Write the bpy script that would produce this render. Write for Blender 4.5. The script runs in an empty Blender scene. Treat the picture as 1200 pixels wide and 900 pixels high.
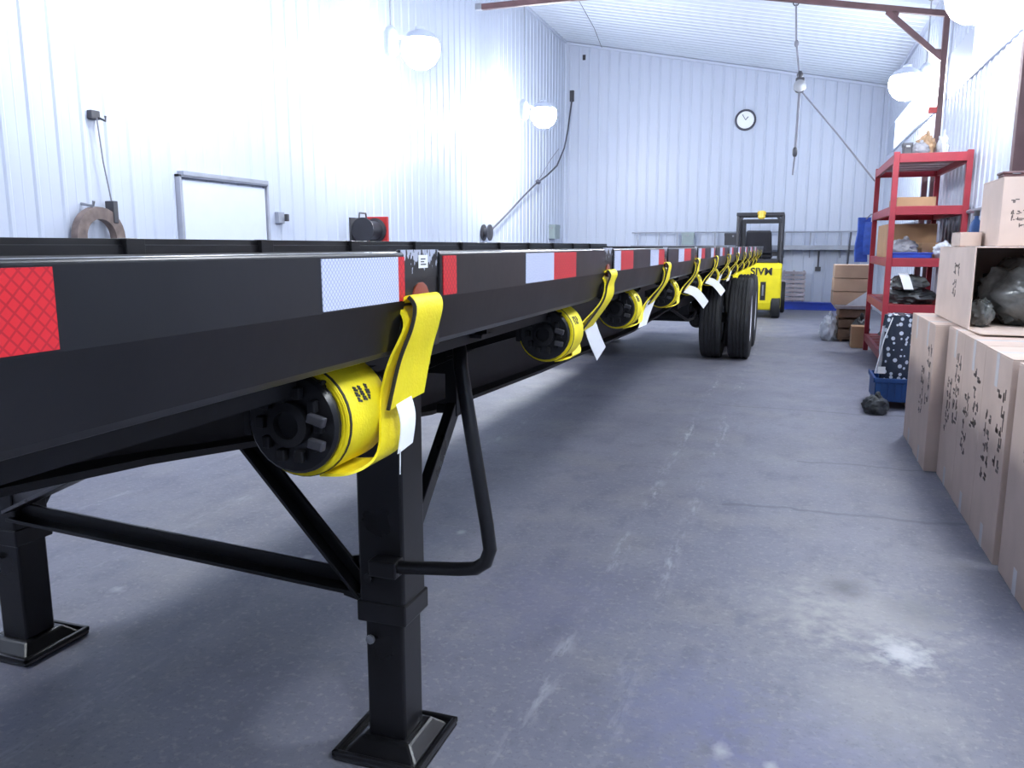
import bpy, math, random
from mathutils import Vector, Matrix, noise
PI = math.pi
rnd = random.Random(7)
scene = bpy.context.scene
C = bpy.context.collection

# ------------------------------------------------------------------ camera, world, exposure
cam_d = bpy.data.cameras.new('camera'); cam = bpy.data.objects.new('camera', cam_d); C.objects.link(cam)
cam.location = (0, 0, 1.42)
cam.rotation_euler = (math.radians(90 - 9.677), 0, math.radians(18.902))
cam_d.sensor_width = 36; cam_d.lens = 950 / 1200 * 36; cam_d.clip_start = .05
scene.camera = cam
w = bpy.data.worlds.new('world'); scene.world = w; w.use_nodes = True
w.node_tree.nodes['Background'].inputs[0].default_value = (.6, .72, 1, 1)
w.node_tree.nodes['Background'].inputs[1].default_value = .4
vs = scene.view_settings
vs.view_transform = 'Standard'; vs.look = 'None'; vs.gamma = 1; vs.use_curve_mapping = False
vs.exposure = 0.42
LAMP = 96.0        # emission of the lamp globes along the left wall
LAMP_F = 200.0     # the stronger lamp nearest the far corner
LAMP_R = 85.0      # the smaller lamps along the right wall
DAY = 6.5          # emission of the translucent daylight windows

# ------------------------------------------------------------------ materials
def new_mat(name):
    m = bpy.data.materials.new(name); m.use_nodes = True
    return m, m.node_tree.nodes, m.node_tree.links, m.node_tree.nodes['Principled BSDF']
def mat(name, col, rough=.5, metal=0, var=.08, scale=6, bump=0, bscale=60, spec=.5, rvar=.0, emit=0, coat=0):
    m, N, L, b = new_mat(name)
    b.inputs['Roughness'].default_value = rough; b.inputs['Metallic'].default_value = metal
    b.inputs['Specular IOR Level'].default_value = spec
    if coat: b.inputs['Coat Weight'].default_value = coat
    tc = N.new('ShaderNodeTexCoord')
    nz = N.new('ShaderNodeTexNoise'); nz.inputs['Scale'].default_value = scale; nz.inputs['Detail'].default_value = 4
    L.new(tc.outputs['Object'], nz.inputs['Vector'])
    rp = N.new('ShaderNodeValToRGB'); rp.color_ramp.elements[0].position = .3; rp.color_ramp.elements[1].position = .7
    rp.color_ramp.elements[0].color = tuple(max(0, c * (1 - var)) for c in col) + (1,)
    rp.color_ramp.elements[1].color = tuple(min(1, c * (1 + var)) for c in col) + (1,)
    L.new(nz.outputs['Fac'], rp.inputs[0]); L.new(rp.outputs[0], b.inputs['Base Color'])
    if rvar:
        mr = N.new('ShaderNodeMapRange'); mr.inputs[3].default_value = max(0, rough - rvar); mr.inputs[4].default_value = min(1, rough + rvar)
        L.new(nz.outputs['Fac'], mr.inputs[0]); L.new(mr.outputs[0], b.inputs['Roughness'])
    if bump:
        n2 = N.new('ShaderNodeTexNoise'); n2.inputs['Scale'].default_value = bscale; n2.inputs['Detail'].default_value = 3
        L.new(tc.outputs['Object'], n2.inputs['Vector'])
        bp = N.new('ShaderNodeBump'); bp.inputs['Strength'].default_value = bump; bp.inputs['Distance'].default_value = .01
        L.new(n2.outputs['Fac'], bp.inputs['Height']); L.new(bp.outputs[0], b.inputs['Normal'])
    if emit:
        b.inputs['Emission Color'].default_value = tuple(col) + (1,); b.inputs['Emission Strength'].default_value = emit
    return m
M = {}
M['wall'] = mat('white_liner_panel', (.50, .545, .655), .4, var=.015, scale=1.5)
M['ceil'] = mat('white_ceiling_panel', (.66, .71, .80), .5, var=.015, scale=1.5)
M['wallcore'] = mat('wall_core', (.7, .72, .76), .7)
M['trimw'] = mat('white_trim', (.55, .60, .72), .4, var=.02)
M['doorw'] = mat('door_white', (.62, .67, .79), .4, var=.02)
M['frameg'] = mat('door_frame_grey', (.33, .35, .42), .5)
M['black'] = mat('black_gloss_paint', (.0075, .0075, .009), .3, var=.25, scale=5, rvar=.08, spec=.45, bump=.03, bscale=25)
M['blackm'] = mat('black_matt_paint', (.009, .009, .011), .55, var=.3, scale=9, spec=.35)
M['deck'] = mat('black_deck', (.012, .012, .014), .8, var=.3, scale=3, spec=.15)
def scuff_mat():
    # black paint chipped to bare metal towards the worn upper lip
    m, N, L, b = new_mat('chipped_black_paint'); b.inputs['Roughness'].default_value = .45
    tc = N.new('ShaderNodeTexCoord'); sp = N.new('ShaderNodeSeparateXYZ'); L.new(tc.outputs['Object'], sp.inputs[0])
    mp = N.new('ShaderNodeMapping'); mp.inputs['Scale'].default_value = (1, 1, .45); L.new(tc.outputs['Object'], mp.inputs[0])
    n = N.new('ShaderNodeTexNoise'); n.inputs['Scale'].default_value = 130; n.inputs['Detail'].default_value = 5; L.new(mp.outputs[0], n.inputs['Vector'])
    mr = N.new('ShaderNodeMapRange'); mr.inputs[1].default_value = .006; mr.inputs[2].default_value = .036; mr.inputs[3].default_value = .72; mr.inputs[4].default_value = .42
    L.new(sp.outputs[2], mr.inputs[0])
    g = N.new('ShaderNodeMath'); g.operation = 'GREATER_THAN'; L.new(n.outputs['Fac'], g.inputs[0]); L.new(mr.outputs[0], g.inputs[1])
    mix = N.new('ShaderNodeMix'); mix.data_type = 'RGBA'; mix.inputs[6].default_value = (.012, .012, .014, 1); mix.inputs[7].default_value = (.42, .45, .55, 1)
    L.new(g.outputs[0], mix.inputs[0]); L.new(mix.outputs[2], b.inputs['Base Color'])
    return m
M['scuff'] = scuff_mat()
M['tire'] = mat('tire_rubber', (.02, .021, .024), .62, var=.25, scale=14, spec=.4)
M['rim'] = mat('white_steel_rim', (.72, .74, .80), .3, metal=.15, var=.04)
M['steel'] = mat('dull_steel', (.32, .33, .36), .4, metal=.7)
M['darksteel'] = mat('dark_steel', (.06, .06, .07), .5, metal=.3)
M['yellow'] = mat('yellow_webbing', (.90, .74, .010), .6, var=.07, scale=25, bump=.12, bscale=260)
M['yellowdark'] = mat('black_edge_stitch', (.02, .018, .012), .7)
M['paper'] = mat('white_paper_tag', (.82, .83, .86), .6, var=.03)
M['print'] = mat('black_print', (.03, .028, .03), .7)
M['cprint'] = mat('carton_print', (.16, .125, .115), .8)
M['sticker'] = mat('white_sticker', (.85, .86, .88), .45, var=.02)
M['amber'] = mat('amber_lens', (.22, .035, .008), .3, var=.1)
M['fork'] = mat('forklift_yellow', (.80, .68, .012), .38, var=.06, scale=8)
M['forkblack'] = mat('forklift_black', (.02, .02, .027), .5, var=.2)
M['vinyl'] = mat('black_vinyl', (.018, .018, .024), .45, var=.2)
M['beacon'] = mat('beacon_yellow', (.75, .52, .05), .3)
M['red'] = mat('red_rack_paint', (.30, .02, .035), .42, var=.15, scale=6)
M['brown'] = mat('brown_steel', (.12, .06, .065), .5, var=.2, scale=5)
M['carton'] = mat('cardboard', (.60, .47, .40), .8, var=.06, scale=5, bump=.05, bscale=90, spec=.2)
M['carton4'] = mat('cardboard_tan', (.46, .32, .23), .8, var=.06, scale=5, spec=.2)
M['carton2'] = mat('cardboard_pale', (.66, .53, .46), .8, var=.06, scale=5, bump=.05, bscale=90, spec=.2)
M['carton3'] = mat('cardboard_brown', (.42, .26, .15), .8, var=.08, scale=5, spec=.2)
M['ptape'] = mat('clear_packing_tape', (.84, .80, .80), .25, var=.05, spec=.6)
M['blue'] = mat('blue_plastic', (.012, .05, .42), .4, var=.15)
M['bluecrate'] = mat('blue_crate_plastic', (.015, .075, .26), .5, var=.2)
M['bluetarp'] = mat('blue_tarp', (.03, .10, .48), .5, var=.25, scale=12)
M['wrapgrey'] = mat('grey_plastic_wrap', (.12, .13, .13), .2, var=.8, scale=6, bump=.5, bscale=16, spec=.7)
M['wrapwhite'] = mat('white_plastic_bag', (.58, .61, .68), .35, var=.15, scale=9, bump=.4, bscale=20)
M['wraptan'] = mat('tan_bag', (.30, .19, .11), .6, var=.3, scale=9, bump=.3, bscale=20)
M['greybag'] = mat('grey_bag', (.24, .24, .27), .5, var=.2, scale=9, bump=.3, bscale=20)
M['darktarp'] = mat('dark_tarp', (.045, .05, .055), .45, var=.5, scale=8, bump=.4, bscale=14)
M['wood'] = mat('worn_brown_wood', (.20, .12, .075), .75, var=.3, scale=7, bump=.1, bscale=40)
M['greywood'] = mat('grey_weathered_slat', (.34, .30, .33), .75, var=.2, scale=9)
M['leather'] = mat('brown_belt', (.16, .12, .11), .6, var=.45, scale=10)
M['rope'] = mat('rope_grey', (.20, .20, .24), .8)
M['cable'] = mat('cable_dark', (.07, .07, .09), .6)
M['ebox'] = mat('grey_green_box', (.26, .32, .33), .5)
M['redplast'] = mat('red_plastic', (.45, .03, .03), .4)
M['lampbox'] = mat('lamp_housing', (.55, .60, .72), .35)
M['galv'] = mat('galvanised_rail', (.30, .32, .38), .45, metal=.3, var=.1)
M['clockf'] = mat('clock_face', (.85, .87, .9), .4, var=.01)
M['stitchred'] = mat('red_shelf_board', (.30, .03, .03), .6, var=.3)

def emis(name, col, s):
    m, N, L, b = new_mat(name)
    b.inputs['Base Color'].default_value = (.8, .8, .8, 1)
    b.inputs['Emission Color'].default_value = col + (1,); b.inputs['Emission Strength'].default_value = s
    return m
M['lamp'] = emis('lit_lamp_globe', (.93, .965, 1), LAMP)
M['lamp_f'] = emis('lit_strong_lamp_globe', (.93, .965, 1), LAMP_F)
M['lamp_r'] = emis('lit_small_lamp_globe', (.93, .965, 1), LAMP_R)
M['daylight'] = emis('daylit_translucent_panel', (.80, .90, 1), DAY)

def tape_mat(name, c1, c2, sc, rough):
    # prismatic reflective sheeting: fine diamond cells, flat print on the tape
    m, N, L, b = new_mat(name)
    b.inputs['Roughness'].default_value = rough
    tc = N.new('ShaderNodeTexCoord'); sp = N.new('ShaderNodeSeparateXYZ'); L.new(tc.outputs['Object'], sp.inputs[0])
    def M1(op, a, bb):
        n = N.new('ShaderNodeMath'); n.operation = op
        for i, q in enumerate((a, bb)):
            if isinstance(q, (int, float)): n.inputs[i].default_value = q
            else: L.new(q, n.inputs[i])
        return n.outputs[0]
    a = M1('ADD', sp.outputs[1], sp.outputs[2]); d = M1('SUBTRACT', sp.outputs[1], sp.outputs[2])
    fa = M1('ABSOLUTE', M1('SUBTRACT', M1('FRACT', M1('MULTIPLY', a, sc), 0), .5), 0)
    fd = M1('ABSOLUTE', M1('SUBTRACT', M1('FRACT', M1('MULTIPLY', d, sc), 0), .5), 0)
    mx = M1('MAXIMUM', fa, fd); g = M1('GREATER_THAN', mx, .40)
    mix = N.new('ShaderNodeMix'); mix.data_type = 'RGBA'
    mix.inputs[6].default_value = c1 + (1,); mix.inputs[7].default_value = c2 + (1,)
    L.new(g, mix.inputs[0]); L.new(mix.outputs[2], b.inputs['Base Color'])
    return m
M['tapered'] = tape_mat('red_reflective_tape', (.62, .018, .025), (.42, .01, .018), 95, .35)
M['tapewhite'] = tape_mat('white_reflective_tape', (.64, .69, .86), (.36, .40, .58), 150, .35)

def dots_mat():
    m, N, L, b = new_mat('navy_dotted_wrap'); b.inputs['Roughness'].default_value = .25
    tc = N.new('ShaderNodeTexCoord'); v = N.new('ShaderNodeTexVoronoi'); v.inputs['Scale'].default_value = 19; v.inputs['Randomness'].default_value = .6
    L.new(tc.outputs['Object'], v.inputs['Vector'])
    g = N.new('ShaderNodeMath'); g.operation = 'LESS_THAN'; g.inputs[1].default_value = .34; L.new(v.outputs['Distance'], g.inputs[0])
    mix = N.new('ShaderNodeMix'); mix.data_type = 'RGBA'; mix.inputs[6].default_value = (.03, .04, .065, 1); mix.inputs[7].default_value = (.62, .68, .78, 1)
    L.new(g.outputs[0], mix.inputs[0]); L.new(mix.outputs[2], b.inputs['Base Color'])
    return m
M['dots'] = dots_mat()

def floor_mat():
    m, N, L, b = new_mat('worn_concrete')
    tc = N.new('ShaderNodeTexCoord')
    def nz(scale, detail=6, sx=1, sy=1, rough=.6):
        mp = N.new('ShaderNodeMapping'); mp.inputs['Scale'].default_value = (sx, sy, 1); L.new(tc.outputs['Object'], mp.inputs[0])
        n = N.new('ShaderNodeTexNoise'); n.inputs['Scale'].default_value = scale; n.inputs['Detail'].default_value = detail; n.inputs['Roughness'].default_value = rough
        L.new(mp.outputs[0], n.inputs['Vector']); return n.outputs['Fac']
    def ramp(fac, p0, p1, c0, c1):
        r = N.new('ShaderNodeValToRGB'); r.color_ramp.elements[0].position = p0; r.color_ramp.elements[1].position = p1
        r.color_ramp.elements[0].color = c0 + (1,); r.color_ramp.elements[1].color = c1 + (1,); L.new(fac, r.inputs[0]); return r.outputs[0]
    def mix(f, a, c, mode='MIX'):
        n = N.new('ShaderNodeMix'); n.data_type = 'RGBA'; n.blend_type = mode
        if isinstance(f, float): n.inputs[0].default_value = f
        else: L.new(f, n.inputs[0])
        for i, q in ((6, a), (7, c)):
            if isinstance(q, tuple): n.inputs[i].default_value = q + (1,)
            else: L.new(q, n.inputs[i])
        return n.outputs[2]
    def mt(op, a, c=0.):
        n = N.new('ShaderNodeMath'); n.operation = op
        for i, q in enumerate((a, c)):
            if isinstance(q, (int, float)): n.inputs[i].default_value = q
            else: L.new(q, n.inputs[i])
        return n.outputs[0]
    sp = N.new('ShaderNodeSeparateXYZ'); L.new(tc.outputs['Object'], sp.inputs[0])
    base = ramp(nz(.7, 8), .3, .72, (.158, .160, .208), (.225, .228, .28))
    base = mix(ramp(nz(2.2, 7), .47, .68, (0, 0, 0), (.5, .5, .5)), base, (.262, .256, .264))
    base = mix(ramp(nz(5.5, 6, 1, .55), .52, .68, (0, 0, 0), (.55, .55, .55)), base, (.128, .130, .176))
    base = mix(ramp(nz(38, 4), .54, .70, (0, 0, 0), (.6, .6, .6)), base, (.31, .31, .325))
    base = mix(ramp(nz(70, 3), .57, .70, (0, 0, 0), (.5, .5, .5)), base, (.11, .11, .14))
    base = mix(ramp(nz(14, 6, 1, .8), .56, .66, (0, 0, 0), (.4, .4, .4)), base, (.14, .142, .175))
    # tyre scuff lines running down the bay
    for xc, wd, s in ((-.70, .05, .8), (-.45, .06, .65), (-2.0, .05, .4), (-2.9, .06, .5), (-3.6, .05, .4)):
        d = mt('ABSOLUTE', mt('SUBTRACT', mt('ADD', sp.outputs[0], mt('MULTIPLY', mt('SUBTRACT', nz(.5, 2), .5), .16)), xc))
        line = ramp(d, 0, wd, (s, s, s), (0, 0, 0))
        br = ramp(nz(30, 4, 1, .22), .48, .64, (0, 0, 0), (1, 1, 1))
        big = ramp(nz(1.1, 3), .42, .62, (.12, .12, .12), (1, 1, 1))
        base = mix(mix(1., mix(1., line, br, 'MULTIPLY'), big, 'MULTIPLY'), base, (.46, .47, .52))
    # pale, bluish and dark patches, each with a place of its own
    for (px, py, r, s, col) in ((.44, 2.97, .09, .9, (.60, .61, .63)), (.36, 3.25, .30, .5, (.42, .41, .39)), (.08, 3.2, .22, .35, (.40, .39, .37)), (.30, 2.6, .30, .3, (.40, .39, .38)),
                          (-.25, 2.35, .25, .45, (.16, .17, .30)), (.12, 2.05, .35, .4, (.17, .175, .33)), (-.9, 3.0, .35, .3, (.18, .18, .30)), (.55, 3.35, .14, .55, (.12, .125, .15)), (.28, 3.5, .10, .6, (.06, .06, .08)), (-.12, 2.18, .028, .6, (.5, .5, .52)), (.02, 2.15, .02, .6, (.5, .5, .52)), (-2.05, 3.05, .03, .5, (.6, .6, .62)), (-1.75, 2.95, .03, .5, (.55, .55, .6)), (-1.5, 3.6, .03, .5, (.6, .6, .62)), (-2.6, 2.5, .035, .4, (.55, .55, .6))):
        dx = mt('SUBTRACT', sp.outputs[0], px); dy = mt('SUBTRACT', sp.outputs[1], py)
        rr = mt('SQRT', mt('ADD', mt('MULTIPLY', dx, dx), mt('MULTIPLY', mt('MULTIPLY', dy, dy), .6)))
        rr = mt('ADD', rr, mt('MULTIPLY', mt('SUBTRACT', nz(14, 6), .5), r * 2.6))
        base = mix(ramp(mt('DIVIDE', rr, r * 1.15), .15, 1, (s, s, s), (0, 0, 0)), base, col)
    # hairline cracks across the slab
    for yc, x0, x1 in ((4.52, -.3, 1.0), (5.6, .1, 1.0), (7.4, -.6, 1.2), (3.05, -4.5, -2.2)):
        d = mt('ABSOLUTE', mt('SUBTRACT', mt('ADD', sp.outputs[1], mt('MULTIPLY', mt('SUBTRACT', nz(1.6, 5), .5), .35)), yc))
        ln = ramp(d, .004, .03, (.6, .6, .6), (0, 0, 0))
        gx = mt('MULTIPLY', mt('GREATER_THAN', sp.outputs[0], x0), mt('LESS_THAN', sp.outputs[0], x1))
        base = mix(mt('MULTIPLY', gx, ln), base, (.10, .10, .13))
    L.new(base, b.inputs['Base Color'])
    rg = N.new('ShaderNodeMapRange'); rg.inputs[3].default_value = .42; rg.inputs[4].default_value = .66; L.new(nz(3, 5), rg.inputs[0]); L.new(rg.outputs[0], b.inputs['Roughness'])
    b.inputs['Specular IOR Level'].default_value = .4
    bp = N.new('ShaderNodeBump'); bp.inputs['Strength'].default_value = .12; bp.inputs['Distance'].default_value = .01
    L.new(nz(45, 5), bp.inputs['Height']); L.new(bp.outputs[0], b.inputs['Normal'])
    return m
M['floor'] = floor_mat()

# ------------------------------------------------------------------ mesh helpers
def V(*a): return Vector(a)
class MB:
    def __init__(s): s.v = []; s.f = []
    def add(s, vs, fs):
        k = len(s.v); s.v += [Vector(p) for p in vs]; s.f += [tuple(i + k for i in f) for f in fs]; return s
    def box(s, x0, x1, y0, y1, z0, z1):
        return s.add([(x0, y0, z0), (x1, y0, z0), (x1, y1, z0), (x0, y1, z0), (x0, y0, z1), (x1, y0, z1), (x1, y1, z1), (x0, y1, z1)],
                     [(0, 3, 2, 1), (4, 5, 6, 7), (0, 1, 5, 4), (1, 2, 6, 5), (2, 3, 7, 6), (3, 0, 4, 7)])
    def hexa(s, p): return s.add(p, [(0, 3, 2, 1), (4, 5, 6, 7), (0, 1, 5, 4), (1, 2, 6, 5), (2, 3, 7, 6), (3, 0, 4, 7)])
    def bar(s, p, q, w, h, up=(0, 0, 1)):
        p, q = Vector(p), Vector(q); d = (q - p).normalized(); up = Vector(up)
        if abs(d.dot(up)) > .98: up = V(0, 1, 0)
        a = d.cross(up).normalized(); b = a.cross(d).normalized(); a *= w / 2; b *= h / 2
        return s.hexa([p - a - b, p + a - b, q + a - b, q - a - b, p - a + b, p + a + b, q + a + b, q - a + b])
    def tube(s, pts, r, n=10, cap=True):
        pts = [Vector(p) for p in pts]; rs = r if isinstance(r, (list, tuple)) else [r] * len(pts)
        prev = None; k = len(s.v)
        for i, p in enumerate(pts):
            d = (pts[min(i + 1, len(pts) - 1)] - pts[max(i - 1, 0)]).normalized()
            if prev is None:
                a = d.cross(V(0, 0, 1))
                if a.length < .05: a = d.cross(V(0, 1, 0))
            else: a = prev - d * prev.dot(d)
            a.normalize(); prev = a; b = d.cross(a)
            for j in range(n):
                t = 2 * PI * j / n; s.v.append(p + (a * math.cos(t) + b * math.sin(t)) * rs[i])
        for i in range(len(pts) - 1):
            for j in range(n):
                s.f.append((k + i * n + j, k + i * n + (j + 1) % n, k + (i + 1) * n + (j + 1) % n, k + (i + 1) * n + j))
        if cap:
            s.f.append(tuple(k + j for j in range(n))[::-1]); s.f.append(tuple(k + (len(pts) - 1) * n + j for j in range(n)))
        return s
    def lathe(s, o, axis, prof, n=24, close=False):
        o = Vector(o); ax = Vector(axis).normalized(); a = ax.cross(V(0, 0, 1))
        if a.length < .05: a = ax.cross(V(0, 1, 0))
        a.normalize(); b = ax.cross(a); k = len(s.v); m = len(prof)
        for r, t in prof:
            for j in range(n):
                th = 2 * PI * j / n; s.v.append(o + ax * t + (a * math.cos(th) + b * math.sin(th)) * r)
        for i in range(m if close else m - 1):
            i2 = (i + 1) % m
            for j in range(n): s.f.append((k + i * n + j, k + i * n + (j + 1) % n, k + i2 * n + (j + 1) % n, k + i2 * n + j))
        if not close:
            if prof[0][0] > 1e-4: s.f.append(tuple(k + j for j in range(n))[::-1])
            if prof[-1][0] > 1e-4: s.f.append(tuple(k + (m - 1) * n + j for j in range(n)))
        return s
    def prism(s, poly, fn, a, b):
        n = len(poly); k = len(s.v)
        for t in (a, b):
            for p in poly: s.v.append(Vector(fn(p[0], p[1], t)))
        for i in range(n): s.f.append((k + i, k + (i + 1) % n, k + n + (i + 1) % n, k + n + i))
        s.f.append(tuple(k + i for i in range(n))[::-1]); s.f.append(tuple(k + n + i for i in range(n)))
        return s
    def ribbon(s, pts, wdir, w, th, sub=6):
        # flat strap along a smoothed path; wdir = width direction(s)
        P = [Vector(p) for p in pts]; out = []
        wd = wdir if isinstance(wdir, list) else [wdir] * len(P)
        for i in range(len(P) - 1):
            p0, p1, p2, p3 = P[max(i - 1, 0)], P[i], P[i + 1], P[min(i + 2, len(P) - 1)]
            for j in range(sub):
                t = j / sub
                q = .5 * ((2 * p1) + (p2 - p0) * t + (2 * p0 - 5 * p1 + 4 * p2 - p3) * t * t + (3 * p1 - p0 - 3 * p2 + p3) * t ** 3)
                out.append((q, Vector(wd[i]).lerp(Vector(wd[i + 1]), t)))
        out.append((P[-1], Vector(wd[-1]))); k = len(s.v)
        for i, (q, wv) in enumerate(out):
            d = (out[min(i + 1, len(out) - 1)][0] - out[max(i - 1, 0)][0]).normalized()
            wv = wv.normalized(); n = d.cross(wv).normalized()
            for a, b in ((-1, -1), (1, -1), (1, 1), (-1, 1)): s.v.append(q + wv * a * w / 2 + n * b * th / 2)
        m = len(out)
        for i in range(m - 1):
            for j in range(4): s.f.append((k + i * 4 + j, k + i * 4 + (j + 1) % 4, k + i * 4 + 4 + (j + 1) % 4, k + i * 4 + 4 + j))
        s.f.append((k + 3, k + 2, k + 1, k)); e = k + (m - 1) * 4; s.f.append((e, e + 1, e + 2, e + 3))
        return s
    def lump(s, c, r, amp=.22, seed=0, fr=2.2, n=20, m=12, flat=None, crk=0):
        c = Vector(c); k = len(s.v); sd = V(seed * 7.3, seed * 3.1, seed * 1.7)
        for i in range(m + 1):
            ph = PI * i / m
            for j in range(n):
                th = 2 * PI * j / n; d = V(math.sin(ph) * math.cos(th), math.sin(ph) * math.sin(th), math.cos(ph))
                f = 1 + crk * (abs(noise.noise(d * 5.5 + sd)) + .6 * abs(noise.noise(d * 12 + sd))) + amp * (noise.noise(d * fr + sd) + .5 * noise.noise(d * fr * 2.7 + sd) + .25 * abs(noise.noise(d * fr * 6 + sd)))
                p = V(d.x * r[0], d.y * r[1], d.z * r[2]) * f + c
                if flat is not None: p.z = max(p.z, flat)
                s.v.append(p)
        for i in range(m):
            for j in range(n): s.f.append((k + i * n + j, k + (i + 1) * n + j, k + (i + 1) * n + (j + 1) % n, k + i * n + (j + 1) % n))
        return s
    def rotz(s, c, a):
        R = Matrix.Rotation(a, 3, 'Z'); c = Vector(c); s.v = [R @ (p - c) + c for p in s.v]; return s
def wloc(o):
    p = Vector((0, 0, 0))
    while o is not None: p += o.location; o = o.parent
    return p
def build(name, mb, m, parent=None, smooth=False, bev=0, kind=None, label=None, cat=None, group=None, seg=2, angle=40):
    xs = [p.x for p in mb.v]; ys = [p.y for p in mb.v]; zs = [p.z for p in mb.v]
    o = V((min(xs) + max(xs)) / 2, (min(ys) + max(ys)) / 2, min(zs))
    me = bpy.data.meshes.new(name); me.from_pydata([p - o for p in mb.v], [], mb.f); me.update()
    import bmesh
    bm = bmesh.new(); bm.from_mesh(me); bmesh.ops.recalc_face_normals(bm, faces=bm.faces); bm.to_mesh(me); bm.free()
    if smooth:
        me.polygons.foreach_set('use_smooth', [True] * len(me.polygons))
        me.set_sharp_from_angle(angle=math.radians(angle))
    me.materials.append(M[m] if isinstance(m, str) else m)
    ob = bpy.data.objects.new(name, me); C.objects.link(ob)
    ob.parent = parent; ob.location = o - (wloc(parent) if parent else V(0, 0, 0))
    if bev:
        md = ob.modifiers.new('bevel', 'BEVEL'); md.width = bev; md.segments = seg; md.limit_method = 'ANGLE'
    tag(ob, label, cat, group, kind)
    return ob
def tag(o, label=None, cat=None, group=None, kind=None):
    if label: o['label'] = label
    if cat: o['category'] = cat
    if group: o['group'] = group
    if kind: o['kind'] = kind
    return o
def thing(name, label, cat, loc, group=None, kind=None):
    o = bpy.data.objects.new(name, None); C.objects.link(o); o.location = loc; o.empty_display_size = .1
    return tag(o, label, cat, group, kind)
def dup(o, off=(0, 0, 0), parent=None):
    c = o.copy(); C.objects.link(c)
    if parent is not None: c.parent = parent
    c.location = o.location + Vector(off)
    return c
def copy_tree(o, off, label=None, parent=None):
    c = o.copy(); C.objects.link(c); c.parent = parent if parent is not None else o.parent
    c.location = o.location + Vector(off)
    if label: c['label'] = label
    for ch in list(o.children):
        d = ch.copy(); C.objects.link(d); d.parent = c
        for g in list(ch.children):
            e = g.copy(); C.objects.link(e); e.parent = d
    return c
def struct(name, mb, m, **k): return build(name, mb, m, kind='structure', **k)

# ------------------------------------------------------------------ the building
XL, XR, YF, YB = -5.45, 1.81, -5.2, 19.9
def zc(x): return 6.27 - (x - XL) * .2          # sloping ceiling
floor = struct('floor', MB().box(XL - .2, XR + .2, YF - .2, YB + .2, -.2, 0), 'floor')
floor.location = (0, 0, 0)
fz = floor.data
for v_ in fz.vertices:                          # object origin at the world origin so stains sit where they are
    v_.co.x += (XL + XR) / 2; v_.co.y += (YF + YB) / 2; v_.co.z -= .2

PITCH = .241
def panel_mesh(width_ribs, fn, z0, z1, out=.014):
    mb = MB(); us = [(0, 0)]
    for i in range(width_ribs):
        c = (i + .5) * PITCH
        us += [(c - .030, 0), (c - .013, out), (c + .013, out), (c + .030, 0)]
        if i < width_ribs - 1:                   # shallow stiffening line between ribs
            us += [(c + PITCH / 2 - .008, 0), (c + PITCH / 2, .002), (c + PITCH / 2 + .008, 0)]
    us.append((width_ribs * PITCH - .0015, 0))
    for (a, oa), (b, ob_) in zip(us[:-1], us[1:]):
        mb.add([fn(a, oa, z0(a)), fn(b, ob_, z0(b)), fn(b, ob_, z1(b)), fn(a, oa, z1(a))], [(0, 1, 2, 3)])
    return mb
def flip_to(o, direction):
    me = o.data; d = Vector(direction); s = sum((p.normal.dot(d) * p.area) for p in me.polygons)
    if s < 0: me.flip_normals()
NR = 4; PW = NR * PITCH
# left wall
wl = struct('wall_left', MB().box(XL - .2, XL - .002, YF - .2, YB + .2, 0, zc(XL) + .1), 'wallcore')
p0 = build('panel', panel_mesh(NR, lambda u, o, z: V(XL + o, YF + u, z), lambda u: .0, lambda u: zc(XL)), 'wall', wl)
flip_to(p0, (1, 0, 0))
n = int((YB - YF) / PW) + 1
for i in range(1, n): dup(p0, (0, i * PW, 0))
# back wall
wb = struct('wall_back', MB().prism([(XL, 0), (XR, 0), (XR, zc(XR)), (XL, zc(XL))], lambda a, b, t: (a, t, b), YB + .002, YB + .2), 'wallcore')
x = XL
while x < XR - .05:
    nr = min(NR, int((XR - x) / PITCH))
    if nr < 1: break
    p = build('panel', panel_mesh(nr, lambda u, o, z: V(x + u, YB - o, z), lambda u: 0, lambda u: zc(x + u)), 'wall', wb); flip_to(p, (0, -1, 0))
    x += nr * PITCH
build('corner_trim', MB().box(XL, XL + .05, YB - .05, YB, 0, zc(XL) - .01), 'trimw', wb)
build('corner_trim', MB().box(XR - .05, XR, YB - .05, YB, 0, zc(XR) - .01), 'trimw', wb)
# front wall behind the camera
wf = struct('wall_front', MB().prism([(XL, 0), (XR, 0), (XR, zc(XR)), (XL, zc(XL))], lambda a, b, t: (a, t, b), YF - .2, YF), 'trimw')
# right wall: liner with translucent daylight strips let in high up
ZW0, ZW1 = 3.32, 3.88
wr = struct('wall_right', MB().box(XR + .06, XR + .2, YF - .2, YB + .2, 0, zc(XR) + .1), 'wallcore')
wins = [(12.93, 18.55), (5.3, 10.87), (-2.3, 3.3)]  # last strip is out of view, added to brighten the near rail and straps
lo = build('panel', panel_mesh(NR, lambda u, o, z: V(XR - o, YF + u, z), lambda u: 0, lambda u: ZW0), 'wall', wr); flip_to(lo, (-1, 0, 0))
hi = build('panel', panel_mesh(NR, lambda u, o, z: V(XR - o, YF + u, z), lambda u: ZW1, lambda u: zc(XR)), 'wall', wr); flip_to(hi, (-1, 0, 0))
for i in range(1, n): dup(lo, (0, i * PW, 0)); dup(hi, (0, i * PW, 0))
edges = [YF] + [q for a, b in sorted(wins) for q in (a, b)] + [YB]
for a, b in zip(edges[::2], edges[1::2]):
    build('panel', MB().box(XR - .006, XR + .05, a, b, ZW0, ZW1), 'wall', wr)
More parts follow.
